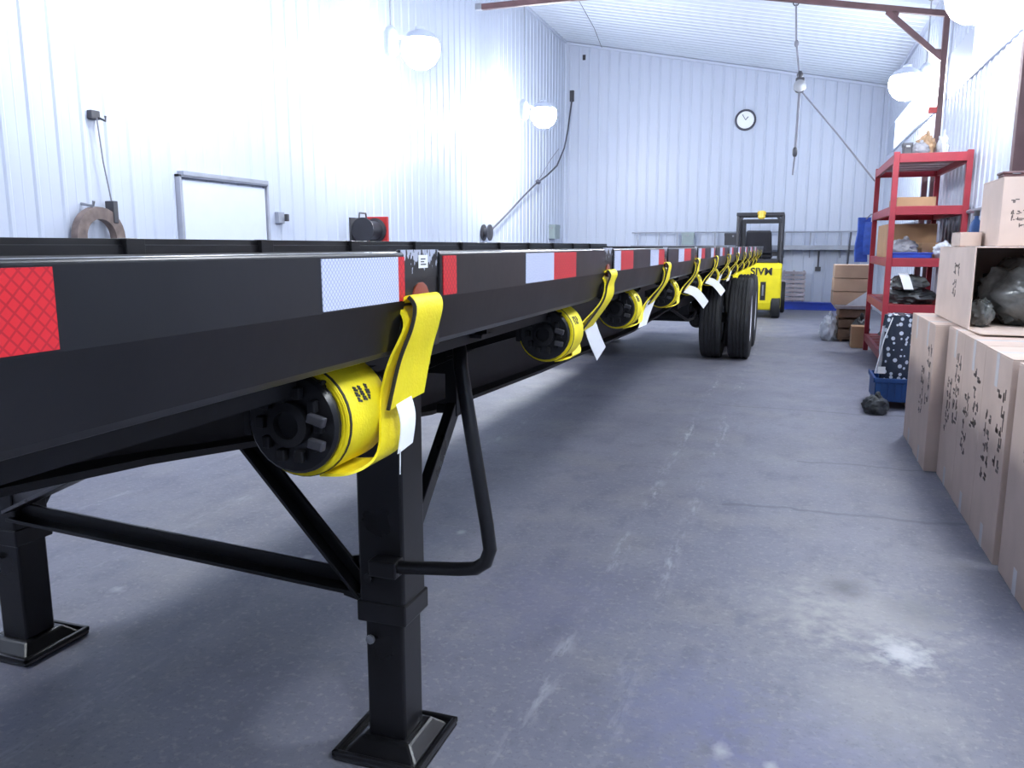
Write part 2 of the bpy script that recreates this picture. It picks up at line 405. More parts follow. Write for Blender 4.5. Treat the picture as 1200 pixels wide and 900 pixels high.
for i, (a, b) in enumerate(wins):
    fr = MB()
    for z0, z1 in ((ZW0 - .03, ZW0 + .012), (ZW1 - .012, ZW1 + .03)): fr.box(XR - .03, XR + .03, a - .03, b + .03, z0, z1)
    wn = struct('window_%d' % (i + 1), fr, 'trimw', label='long translucent daylight strip high in the right wall')
    k = max(1, round((b - a) / .93)); d = (b - a) / k
    for j in range(k):
        build('pane', MB().box(XR + .012, XR + .03, a + j * d + .012, a + (j + 1) * d - .012, ZW0 + .012, ZW1 - .012), 'daylight', wn)
    for j in range(k + 1):
        build('mullion', MB().box(XR - .005, XR + .028, a + j * d - .012, a + j * d + .012, ZW0, ZW1), 'trimw', wn)
# ceiling
ce = struct('ceiling', MB().prism([(XL - .2, zc(XL - .2)), (XR + .2, zc(XR + .2)), (XR + .2, zc(XR + .2) + .15), (XL - .2, zc(XL - .2) + .15)], lambda a, b, t: (a, t, b), YF - .2, YB + .2), 'ceil')
pc = build('panel', panel_mesh(NR, lambda u, o, z: V(z, YF + u, zc(z) - o - .004), lambda u: XL, lambda u: XR), 'ceil', ce); flip_to(pc, (0, 0, -1))
for i in range(1, n): dup(pc, (0, i * PW, 0))
tr = MB(); tr.bar((XL + .03, YF, zc(XL) - .04), (XL + .03, YB, zc(XL) - .04), .05, .05)
struct('trim_1', tr, 'trimw')
tr = MB(); tr.bar((XR - .03, YF, zc(XR) - .04), (XR - .03, YB, zc(XR) - .04), .05, .06)
struct('trim_2', tr, 'trimw')
tr = MB(); tr.bar((XL, YB - .04, zc(XL) - .05), (XR, YB - .04, zc(XR) - .05), .05, .05)
struct('trim_3', tr, 'trimw')
# side door in the left wall
dy0, dy1, dz = 6.28, 7.64, 2.075
dr = struct('door_1', MB().box(XL + .016, XL + .045, dy0 + .05, dy1 - .05, .01, dz - .05), 'doorw', label='plain white steel side door in the left wall', bev=.003)
fm = MB(); fm.box(XL, XL + .06, dy0, dy0 + .028, 0, dz); fm.box(XL, XL + .06, dy1 - .028, dy1, 0, dz); fm.box(XL, XL + .06, dy0, dy1, dz - .028, dz)
build('door_frame', fm, 'frameg', dr, bev=.004)
build('door_header', MB().box(XL, XL + .075, dy0 + .04, dy1 - .02, dz - .01, dz + .03), 'galv', dr)
hb = MB().tube([(XL + .045, dy1 - .12, 1.02), (XL + .10, dy1 - .12, 1.02), (XL + .10, dy1 - .24, 1.02)], .011, 8)
build('door_handle', hb, 'steel', dr, smooth=True)

# ------------------------------------------------------------------ lamps
def lamp(px, py, pz, side, label):
    # ballast box on a drop rod, prismatic globe carried beside it
    t = thing('pendant_lamp', label, 'lamp', (px, py, pz - .25), 'high bay shop lamps')
    build('ballast_housing', MB().lathe((px, py, pz - .17), (0, 0, 1), [(.04, 0), (.075, .03), (.085, .10), (.085, .28), (.05, .34), (.02, .36)], 16), 'lampbox', t, smooth=True)
    build('drop_rod', MB().tube([(px, py, pz + .17), (px, py, zc(px) - .01)], .009, 6), 'steel', t)
    build('ceiling_canopy', MB().lathe((px, py, zc(px) - .05), (0, 0, 1), [(.02, 0), (.05, .02), (.055, .04)], 12), 'steel', t)
    g = V(px, py, pz - .08) + Vector(side) * .36
    build('bracket', MB().bar((px, py, pz + .05), (g.x, g.y, pz + .07), .04, .03), 'lampbox', t)
    build('reflector_cap', MB().lathe((g.x, g.y, g.z + .10), (0, 0, 1), [(.215, 0), (.215, .01), (.15, .08), (.06, .12), (.06, .15), (0, .15), (0, .1), (.14, .065), (.205, .0)], 20, close=True), 'lampbox', t, smooth=True)
    pr = [(.0, -.24)] + [(.235 * math.sin(a), -.24 * math.cos(a)) for a in (.4, .8, 1.2, 1.57, 1.9)] + [(.17, .13), (0, .13)]
    build('globe', MB().lathe((g.x, g.y, g.z), (0, 0, 1), pr, 16), ('lamp_f' if py > 12 else 'lamp') if side[1] else 'lamp_r', t, smooth=True)
    return t
sd = (.946, .324, 0)
lamp(-4.75, 9.34, 3.85, sd, 'larger lit pendant lamp by the left wall, high beyond the side door')
lamp(-4.75, 14.54, 3.84, sd, 'lit pendant lamp by the left wall nearest the far corner')
lamp(-4.75, 5.7, 4.0, sd, 'lit pendant lamp by the left wall above the hanging brown loop')
lamp(-4.75, .8, 4.0, sd, 'lit pendant lamp by the left wall behind the camera')
sr = (-.667, 0, 0)
lamp(1.64, 13.34, 3.79, sr, 'lit lamp on the right in front of the far window strip')
lamp(1.64, 8.63, 3.70, sr, 'lit lamp at top right, nearer than the steel post')
lamp(1.64, 3.9, 3.80, sr, 'lit lamp on the right above the cardboard cartons')
lamp(1.64, -.9, 3.80, sr, 'added lit lamp on the right, unseen behind the camera')  # unseen lamp, added to light the rail face and straps

# ------------------------------------------------------------------ the flatbed trailer
XO = -.46                                        # outer face of the near rail
XC = -1.76                                       # centre line
XF = 2 * XC - XO                                 # outer face of the far rail
Y0, Y1 = -2.2, 13.9
T = thing('flatbed_trailer', 'long black steel flatbed trailer on landing legs and dual wheels', 'trailer', (XC, 6, 0))
POCK = [-.10, .982, 2.14, 3.17, 4.22, 5.28, 6.33, 7.38, 8.45, 9.5, 10.56, 11.6, 12.65]
PH = .055
def rail_profile(ztop):
    # (inward distance, z): flat upper band, crease, lower lip drawn in, bottom flange
    return [(0, ztop - .062), (0, ztop - .0025), (.002, ztop), (.022, ztop), (.022, ztop - .03), (.03, ztop - .03), (.03, ztop - .115), (.075, ztop - .115), (.075, ztop - .128), (.018, ztop - .130), (.012, ztop - .122)]
def rail(x_out, sgn, ya, yb, ztop):
    return MB().prism(rail_profile(ztop), lambda a, b, t: (x_out - sgn * a, t, b), ya, yb)
ZT = 1.412
rails = []
cuts = [Y0] + [q for p in POCK for q in (p - PH, p + PH)] + [Y1]
for ya, yb in zip(cuts[::2], cuts[1::2]):
    rails.append((ya, yb, build('side_rail', rail(XO, 1, ya, yb, ZT), 'black', T, bev=.0025)))
    build('side_rail', rail(XF, -1, ya, yb, ZT + .042), 'black', T, bev=.0025)
for p in POCK:                                   # stake pockets let into the rails
    for xo, s, zt in ((XO, 1, ZT), (XF, -1, ZT + .042)):
        mb = MB(); x0, x1 = xo - s * .004, xo - s * .010
        mb.box(min(x0, x1), max(x0, x1), p - PH - .004, p + PH + .004, zt - .128, zt + .003)
        mb.box(min(xo - s * .05, x1), max(xo - s * .05, x1), p - PH - .004, p - PH + .006, zt - .128, zt)
        mb.box(min(xo - s * .05, x1), max(xo - s * .05, x1), p + PH - .006, p + PH + .004, zt - .128, zt)
        mb.box(min(xo - s * .05, xo - s * .056), max(xo - s * .05, xo - s * .056), p - PH - .004, p + PH + .004, zt - .128, zt)
        pk = build('stake_pocket', mb, 'black', T, bev=.002)
        if s == 1:
            build('paint_scuff', MB().box(xo - .0042, xo - .0034, p - PH - .002, p + PH + .002, ZT - .034, ZT + .0028), 'scuff', pk)
# reflective tape on the near rail
def rail_at(y):
    for ya, yb, o in rails:
        if ya <= y <= yb: return o
    return rails[0][2]
TP = [(-.02, .41, 'r'), (.735, .908, 'w'), (.9085, .925, 'r'), (1.046, 1.093, 'r'), (1.42, 1.604, 'w'), (1.605, 1.785, 'r'), (2.205, 2.29, 'w'), (2.292, 2.48, 'r'), (2.80, 2.978, 'w'), (2.98, 3.112, 'r'),
      (3.527, 3.712, 'w'), (3.714, 3.96, 'r'), (4.30, 4.44, 'w'), (4.442, 4.62, 'r'), (4.98, 5.16, 'w'), (5.162, 5.22, 'r'), (5.62, 5.80, 'w'), (5.802, 5.98, 'r'), (6.52, 6.70, 'w'), (6.702, 6.88, 'r'), (7.5, 7.68, 'w'), (7.682, 7.86, 'r'),
      (8.6, 8.78, 'w'), (8.782, 8.96, 'r'), (9.7, 9.88, 'w'), (9.882, 10.06, 'r'), (10.8, 10.98, 'w'), (10.982, 11.16, 'r')]
for a, b, c in TP:
    build('reflective_tape', MB().box(XO - .0005, XO + .0012, a, b, ZT - .060, ZT - .0055), 'tapered' if c == 'r' else 'tapewhite', rail_at((a + b) / 2),
          label='red reflective tape' if c == 'r' else 'white reflective tape')
st = build('sticker', MB().box(XO - .0036, XO - .0028, .975, 1.003, ZT - .021, ZT - .004), 'sticker', T, label='small white square sticker with dark print')
pm = MB()
for k in range(3): pm.box(XO - .0028, XO - .0024, .981, .981 + (.014, .010, .016)[k], ZT - .010 - k * .0035, ZT - .0085 - k * .0035)
build('sticker_print', pm, 'print', st, kind='stuff')
for p in POCK[1:]:
    ml = build('marker_lamp', MB().lathe((XO - .004, p - .002, ZT - .066), (1, 0, 0), [(.027, 0), (.027, .002), (.018, .004), (.0, .005)], 14), 'amber', T, smooth=True)
# deck of black planks between the rails
nb = 8; bw = (abs(XF - XO) - .14) / nb
for i in range(nb):
    xa = XF + .07 + i * bw
    build('deck_plank', MB().box(xa + .002, xa + bw - .002, Y0 + .02, Y1 - .02, ZT - .062, ZT - .032), 'deck', T)
build('headboard_beam', MB().box(XF + .05, XO - .05, Y0, Y0 + .05, ZT - .15, ZT), 'black', T, bev=.004)
build('rear_beam', MB().box(XF + .02, XO - .02, Y1 - .05, Y1, ZT - .2, ZT), 'black', T, bev=.004)
# tapered main I beams
zb = [(Y0, 1.08), (.6, 1.075), (1.2, 1.02), (1.55, .975), (2.5, .86), (3.8, .815), (6.3, .77), (8.2, .80), (10, .86), (13.8, .95)]
def zbot(y):
    for (a, za), (b, z_) in zip(zb[:-1], zb[1:]):
        if a <= y <= b: return za + (z_ - za) * (y - a) / (b - a)
    return zb[-1][1]
for xb in (-1.22, 2 * XC + 1.22):
    web = MB(); web.prism([(y, z) for y, z in zb] + [(zb[-1][0], ZT - .115), (Y0, ZT - .115)], lambda a, b, t: (t, a, b), xb - .006, xb + .006)
    mbm = build('main_beam', web, 'blackm', T)
    fl = MB()
    for (a, za), (b, z_) in zip(zb[:-1], zb[1:]):
        fl.hexa([(xb - .075, a, za - .014), (xb + .075, a, za - .014), (xb + .075, b, z_ - .014), (xb - .075, b, z_ - .014), (xb - .075, a, za), (xb + .075, a, za), (xb + .075, b, z_), (xb - .075, b, z_)])
    build('bottom_flange', fl, 'blackm', mbm)
    build('top_flange', MB().box(xb - .075, xb + .075, Y0, zb[-1][0], ZT - .118, ZT - .104), 'blackm', mbm)
y = Y0 + .4; cm0 = None
while y < Y1 - .1:
    if cm0 is None:
        mb = MB(); mb.box(XF + .06, XO - .06, y - .003, y + .003, ZT - .15, ZT - .064); mb.box(XF + .06, XO - .06, y - .03, y + .03, ZT - .156, ZT - .15); mb.box(XF + .06, XO - .06, y - .03, y + .03, ZT - .070, ZT - .064)
        cm0 = build('crossmember', mb, 'blackm', T); cy = y
    else: dup(cm0, (0, y - cy, 0))
    y += .53
# winch track under the near rail
tk = MB()
for dx in (-.095, -.155): tk.box(XO + dx - .012, XO + dx + .012, .3, Y1 - .2, ZT - .166, ZT - .13)
build('winch_track', tk, 'blackm', T)
# landing legs
def landing_leg(x, y):
    g = build('landing_leg', MB().box(x - .068, x + .068, y - .068, y + .068, .42, 1.30), 'black', T, bev=.008)
    build('inner_tube', MB().box(x - .058, x + .058, y - .058, y + .058, .05, .43), 'black', g, bev=.008)
    ft = MB()
    a, b = .135, .075
    ft.box(x - a, x + a, y - a, y + a, 0.0, .016)
    ft.hexa([(x - .115, y - .115, .016), (x + .115, y - .115, .016), (x + .115, y + .115, .016), (x - .115, y + .115, .016), (x - b, y - b, .055), (x + b, y - b, .055), (x + b, y + b, .055), (x - b, y + b, .055)])
    build('sand_shoe', ft, 'black', g, bev=.008)
    lp = MB()                                    # raised welded rim round the shoe
    for s in (-1, 1):
        lp.bar((x + s * .128, y - .135, .022), (x + s * .128, y + .135, .022), .014, .016); lp.bar((x - .135, y + s * .128, .022), (x + .135, y + s * .128, .022), .014, .016)
    build('shoe_rim', lp, 'black', g, bev=.003)
    build('collar', MB().box(x - .074, x + .074, y - .074, y + .074, .40, .46), 'black', g, bev=.005)
    build('top_bracket', MB().box(x - .11, x + .09, y - .085, y + .085, 1.10, 1.296), 'blackm', g, bev=.005)
    for zz in (.35, .53):
        build('bolt', MB().lathe((x - .035, y - .07, zz), (0, -1, 0), [(.013, 0), (.013, .008), (0, .01)], 8), 'steel' if zz < .4 else 'black', g)
    return g
LX, LY, FX, FY = -1.01, 1.92, -2.53, 2.02
landing_leg(LX, LY); landing_leg(FX, FY)
br = MB(); br.bar((FX + .05, FY - .03, .525), (LX - .04, LY + .02, .475), .012, .05); br.bar((FX + .05, FY - .06, .503), (LX - .04, LY - .01, .453), .05, .012)
build('cross_brace', br, 'black', T, bev=.002)
for a, b in (((LX - .06, LY, .44), (-1.74, 2.02, 1.06)), ((FX + .05, FY - .05, .55), (-1.75, 1.68, .845))):
    br = MB(); br.bar(a, b, .012, .052); br.bar(Vector(a) + V(0, -.02, -.02), Vector(b) + V(0, -.02, -.02), .045, .012)
    build('diagonal_brace', br, 'black', T, bev=.002)
br = MB().bar((-1.75, 1.68, .845), (-1.24, 1.40, 1.04), .05, .05); build('diagonal_brace', br, 'black', T)
build('gusset_plate', MB().prism([(LX - .07, .40), (LX - .07, .56), (LX - .20, .53), (LX - .17, .42)], lambda a, b, t: (a, t, b), LY + .02, LY + .032), 'black', T)
for lx, ly in ((LX, LY), (FX, FY)):
    br = MB().bar((lx - .04, ly + .06, .42), (lx - .04, 2.47, .90), .05, .035, up=(1, 0, 0)); build('rear_brace', br, 'black', T, bev=.003)
    br = MB(); br.box(lx - .06, lx - .02, 2.44, 2.50, .86, 1.28); br.box(lx - .22, lx - .02, 2.45, 2.49, 1.0, 1.05)
    rb = build('brace_hanger', br, 'blackm', T)
    build('bolt', MB().lathe((lx - .06, 2.44, .885), (-1, -.4, 0), [(.016, 0), (.016, .03), (0, .032)], 8), 'black', rb)
# crank handle folded against the near leg
cy_ = 1.80
pts = [(-.80, cy_ + .08, 1.25), (-.757, cy_ + .02, 1.16), (-.748, cy_, 1.13), (-.682, cy_, .735), (-.674, cy_, .675), (-.685, cy_, .64), (-.715, cy_ + .005, .617), (-.76, cy_ + .01, .607), (-.99, cy_ + .03, .575)]
build('crank_handle', MB().tube(pts, .018, 12), 'black', T, smooth=True)
build('crank_shaft', MB().tube([(-.80, cy_ + .08, 1.22), (-.80, cy_ + .08, 1.27), (-.98, cy_ + .10, 1.27)], .02, 10), 'black', T, smooth=True)
build('crank_clip', MB().box(-1.02, -.94, cy_ + .0, cy_ + .052, .555, .60), 'black', T, bev=.004)
bk = MB().bar((-.55, 2.05, 1.275), (-.95, 2.15, 1.15), .012, .10); build('rail_gusset', bk, 'blackm', T)
bk = MB().bar((-.60, 2.32, 1.27), (-1.18, 2.42, 1.02), .01, .05); build('rail_gusset', bk, 'blackm', T)
# winches
WX, WZ = -.552, 1.212
def make_winch(y):
    g = thing('winch', None, None, (0, 0, 0)); g.parent = T; g.location = V(WX, y, WZ - .08) - wloc(T)
    build('end_flange', MB().lathe((WX, y - .012, WZ), (0, 1, 0), [(.0, -.001), (.058, -.001), (.062, .003), (.062, .009), (.02, .010), (.0, .010)], 28), 'black', g, smooth=True)
    build('end_flange', MB().lathe((WX, y + .112, WZ), (0, 1, 0), [(.0, 0), (.06, .0), (.062, .003), (.062, .008), (.0, .010)], 28), 'black', g, smooth=True)
    hub = MB().lathe((WX, y - .012, WZ), (0, -1, 0), [(.027, 0), (.027, .012), (.017, .014), (.017, .004), (0, .004)], 20)
    build('hub', hub, 'blackm', g, smooth=True)
    rt = MB()
    for i in range(10):
        a = 2 * PI * i / 10; c, s = math.cos(a), math.sin(a)
        rt.bar((WX + .040 * c, y - .012, WZ + .040 * s), (WX + .040 * c, y - .022, WZ + .040 * s), .011, .015)
    build('ratchet_teeth', rt, 'blackm', g, bev=.002)
    pw = MB().bar((WX + .03, y - .024, WZ + .012), (WX + .052, y - .024, WZ + .006), .010, .012); pw.bar((WX + .03, y - .024, WZ - .018), (WX + .05, y - .024, WZ - .022), .010, .012)
    build('pawl', pw, 'darksteel', g, bev=.002)
    fr = MB(); fr.box(WX - .066, WX + .02, y - .008, y, WZ - .01, ZT - .15); fr.box(WX - .066, WX + .02, y + .120, y + .128, WZ - .01, ZT - .15); fr.box(WX - .072, WX - .062, y - .008, y + .128, WZ - .02, ZT - .15); fr.box(WX - .066, WX + .04, y - .008, y + .128, ZT - .160, ZT - .148)
    build('frame', fr, 'blackm', g)
    return g
# yellow cargo straps: roll on the winch, lead up through the stake pocket, tail folded over
def make_strap(y, p, label, near, tagmode=1, seed=0):
    r_ = random.Random(seed)
    t = thing('cargo_strap', label, 'strap', (WX, y, WZ - .07), 'yellow cargo straps along the trailer')
    spiral = []
    for i in range(58):
        a = i * .42; spiral.append((.034 + .0013 * i * .42 * 1.06, a))
    roll = build('strap_roll', MB().lathe((WX, y + .002, WZ), (0, 1, 0), [(.02, 0), (.068, 0), (.069, .004), (.069, .098), (.068, .102), (.02, .102)], 36), 'yellow', t, smooth=True)
    eg = MB()
    for rr in (.063, .067): eg.lathe((WX, y + .0015, WZ), (0, 1, 0), [(rr - .0014, -.0012), (rr, -.0012), (rr, .0), (rr - .0014, .0)], 36, close=True)
    build('layer_edge', eg, 'yellow', roll)
    build('stitch_band', MB().lathe((WX, y, WZ), (0, 1, 0), [(.0688, .004), (.0696, .004), (.0696, .0085), (.0688, .0085)], 36, close=True), 'yellowdark', roll)
    pm = MB()
    for k in range(9):
        a = .55 - .10 * (k // 3); yy = y + .030 + (k % 3) * .013 + r_.uniform(-.002, .002); rr = .0697
        for q in range(2):
            aa = a + q * .045
            pm.bar((WX + rr * math.cos(aa), yy, WZ + rr * math.sin(aa)), (WX + rr * math.cos(aa - .03), yy + r_.uniform(.003, .009), WZ + rr * math.sin(aa - .03)), .0028, .0006, up=(1, 0, .4))
    build('printing', pm, 'print', roll, kind='stuff')
    yc = y + .052
    xe, ye, ze = (-.464, p - .050, 1.222) if near else (-.500, p - .075, 1.207)
    lead = [(WX + .02, yc, WZ - .068), (WX + .05, yc + (ye - yc) * .3, WZ - .060), (xe - .022, yc + (ye - yc) * .75, ze - .032), (xe - .010, ye, ze + .012), (XO - .003, p - .040, ZT - .132), (XO + .005, p - .028, ZT - .092), (XO - .006, p - .022, ZT - .068)]
    if near: lead[1:4] = [(WX + .060, yc + .012, WZ - .064), (-.474, yc + .045, WZ - .040), (-.482, ye + .008, ze + .012)]
    if near: lead[4] = (XO - .010, p - .040, ZT - .132)
    W = [V(0, 1, 0)] * 2 + [V(.05, 1, .12)] + [V(.05, 1, .14)] * 2 + [V(0, 1, 0)] * 2
    ld = build('strap_lead', MB().ribbon(lead, W, .082, .0035), 'yellow', t, smooth=True)
    W2 = [V(0, 1, 0), V(0, 1, 0), V(0, 1, .0), V(.0, 1, .03), V(.08, 1, .10), V(.12, 1, .12)]
    wv = r_.uniform(-.006, .006)
    tl = [(XO - .010, p - .022, ZT - .066), (XO + .008, p - .020, ZT - .055), (XO + .017, p - .021, ZT - .067), (XO + .013 + wv, p - .026, ZT - .092), (XO + .004, p - .036, ZT - .132), (xe, ye, ze)]
    ta = build('strap_tail', MB().ribbon(tl, W2, .082, .004), 'yellow', t, smooth=True)
    # dark stitched edge along the tail, on the side towards the camera
    ed = [Vector(q) - Vector(w_).normalized() * .0415 for q, w_ in zip(tl, W2)]
    build('stitched_edge', MB().ribbon(ed[1:], W2[1:], .0025, .0045), 'yellowdark', ta)
    e = Vector(tl[-1])
    if tagmode == 1:      # label hanging below the end
        build('paper_tag', MB().ribbon([e + V(-.004, -.006, .012), e + V(.010, -.016, -.02), e + V(.012, -.030, -.055)], V(.1, 1, .2), .036, .0012), 'paper', t)
        build('thread', MB().tube([e + V(.012, -.044, -.053), e + V(.012, -.046, -.085)], .0009, 5), 'paper', t)
    elif tagmode == 2:    # long tag swinging out towards the rear
        build('paper_tag', MB().ribbon([e + V(0, .03, .01), e + V(.004, .075, -.035), e + V(.006, .15, -.085)], V(.1, .8, .35), .075, .0015), 'paper', t)
    elif tagmode == 3:
        build('paper_tag', MB().ribbon([e + V(0, .01, .01), e + V(-.012, -.03, -.04), e + V(-.02, -.07, -.085)], V(.25, 1, .1), .075, .0015), 'paper', t)
    elif tagmode == 4:
        build('paper_tag', MB().ribbon([e + V(0, .02, .0), e + V(.05, .02, -.020), e + V(.100, .03, -.08)], V(.45, .5, .75), .048, .0015), 'paper', t)
    return t
ordn = ['first', 'second', 'third', 'fourth', 'fifth', 'sixth', 'seventh', 'eighth', 'ninth', 'tenth', 'eleventh', 'twelfth']
lab = ['large yellow strap nearest the camera, rolled on its winch beside the landing leg', 'second yellow strap along the trailer, with a grey paper tag swinging below', 'third yellow strap along the trailer, white tag hanging straight down',
       'fourth yellow strap along the trailer, with a broad white tag', 'fifth yellow strap along the trailer, with a narrow white tag near the tyres']
wy = [.818, 1.86, 2.70, 3.68, 4.66] + [p - .5 for p in POCK[6:]]
tm = [1, 2, 3, 4, 4, 3, 3, 0, 0, 0, 0, 0]
W0 = None
for i, (p, y) in enumerate(zip(POCK[1:], wy)):
    if W0 is None: W0 = make_winch(y); wy0 = y
    else: copy_tree(W0, (0, y - wy0, 0), None, T)
    l = lab[i] if i < len(lab) else ordn[i] + ' yellow strap along the trailer, counted from the camera'
    if i <= 5 or tm[i]: make_strap(y, p, l, i == 0, tm[i], i)
    else:
        if i == 7: S7 = make_strap(y, p, l, False, 0, i); p7 = p
        else: copy_tree(S7, (0, p - p7, 0), l)
# wheels
def tire_profile():
    pr = [(.30, -.10), (.33, -.125), (.42, -.138), (.485, -.128), (.508, -.112)]
    for c in (-.066, -.022, .022, .066): pr += [(.512, c - .009), (.500, c - .006), (.500, c + .006), (.512, c + .009)]
    pr += [(.508, .112), (.485, .128), (.42, .138), (.33, .125), (.30, .10)]
    return pr
TY = [10.72, 12.02]
tire0 = None
for ty in TY:
    ax = MB().tube([(XF + .3, ty, .512), (XO - .3, ty, .512)], .065, 14); build('axle', ax, 'blackm', T, smooth=True)
    for xc, outer in ((-.588, 1), (-.928, 0), (2 * XC + .588, -1), (2 * XC + .928, 0)):
        if tire0 is None:
            tire0 = build('tire', MB().lathe((xc, ty, .512), (1, 0, 0), tire_profile(), 40, close=True), 'tire', T, smooth=True, angle=25); t = tire0; tp0 = (xc, ty)
        else: t = dup(tire0, (xc - tp0[0], ty - tp0[1], 0))
        sg = -1 if xc < XC else 1
        rp = [(.302, -.11), (.315, -.118), (.315, -.11), (.29, -.07), (.27, .06), (.29, .10), (.312, .118), (.305, .122), (.26, .06), (.24, .015), (.13, .03), (.11, .075), (.0, .078)]
        if not outer: rp = [(.302, -.11), (.30, -.05), (.28, .05), (.302, .11), (.26, .05), (.24, -.02), (.10, -.03), (0, -.03)]
        build('rim', MB().lathe((xc, ty, .512), (sg, 0, 0), rp, 32), 'rim', t, smooth=True)
        if outer:
            nb_ = MB()
            for i in range(10):
                a = 2 * PI * i / 10; nb_.lathe((xc + sg * .025, ty + .17 * math.cos(a), .512 + .17 * math.sin(a)), (sg, 0, 0), [(.014, 0), (.014, .03), (0, .034)], 6)
            build('wheel_nuts', nb_, 'steel', t)
    for xb in (-1.2, 2 * XC + 1.2):
        build('leaf_spring', MB().ribbon([(xb, ty - .5, .70), (xb, ty - .2, .62), (xb, ty, .60), (xb, ty + .2, .62), (xb, ty + .5, .70)], V(1, 0, 0), .09, .05), 'blackm', T)
        build('brake_chamber', MB().lathe((xb + .10, ty - .32, .50), (0, -1, 0), [(.03, -.08), (.085, -.06), (.095, 0), (.095, .05), (.08, .11), (.05, .12), (.045, .10), (0, .1)], 20), 'blackm', T, smooth=True)
for xb in (-1.22, 2 * XC + 1.22):
    for yy in (10.05, 11.37, 12.6):
        build('spring_hanger', MB().prism([(yy - .12, .90), (yy + .12, .90), (yy + .07, .60), (yy - .07, .60)], lambda a, b, t: (t, a, b), xb - .06, xb + .06), 'blackm', T, bev=.006)
    build('slider_beam', MB().box(xb - .07, xb + .07, 8.9, 13.2, .74, .90), 'blackm', T, bev=.004)
build('air_tank', MB().lathe((-1.95, 8.4, .80), (1, 0, 0), [(0, 0), (.09, .01), (.12, .05), (.12, .65), (.09, .69), (0, .7)], 20), 'blackm', T, smooth=True)
build('air_hose', MB().tube([(-1.25, 8.9, .76), (-1.15, 9.1, .66), (-1.1, 9.4, .58), (-1.08, 9.8, .57), (-1.10, 10.2, .62), (-1.1, 10.35, .55)], .016, 8), 'blackm', T, smooth=True)
mf = MB(); mf.box(-.97, -.955, 10.0, 10.02, .6, 1.0)
build('tool_rack_bar', MB().bar((-.62, 8.9, 1.27), (-1.22, 8.9, .80), .04, .04), 'blackm', T)

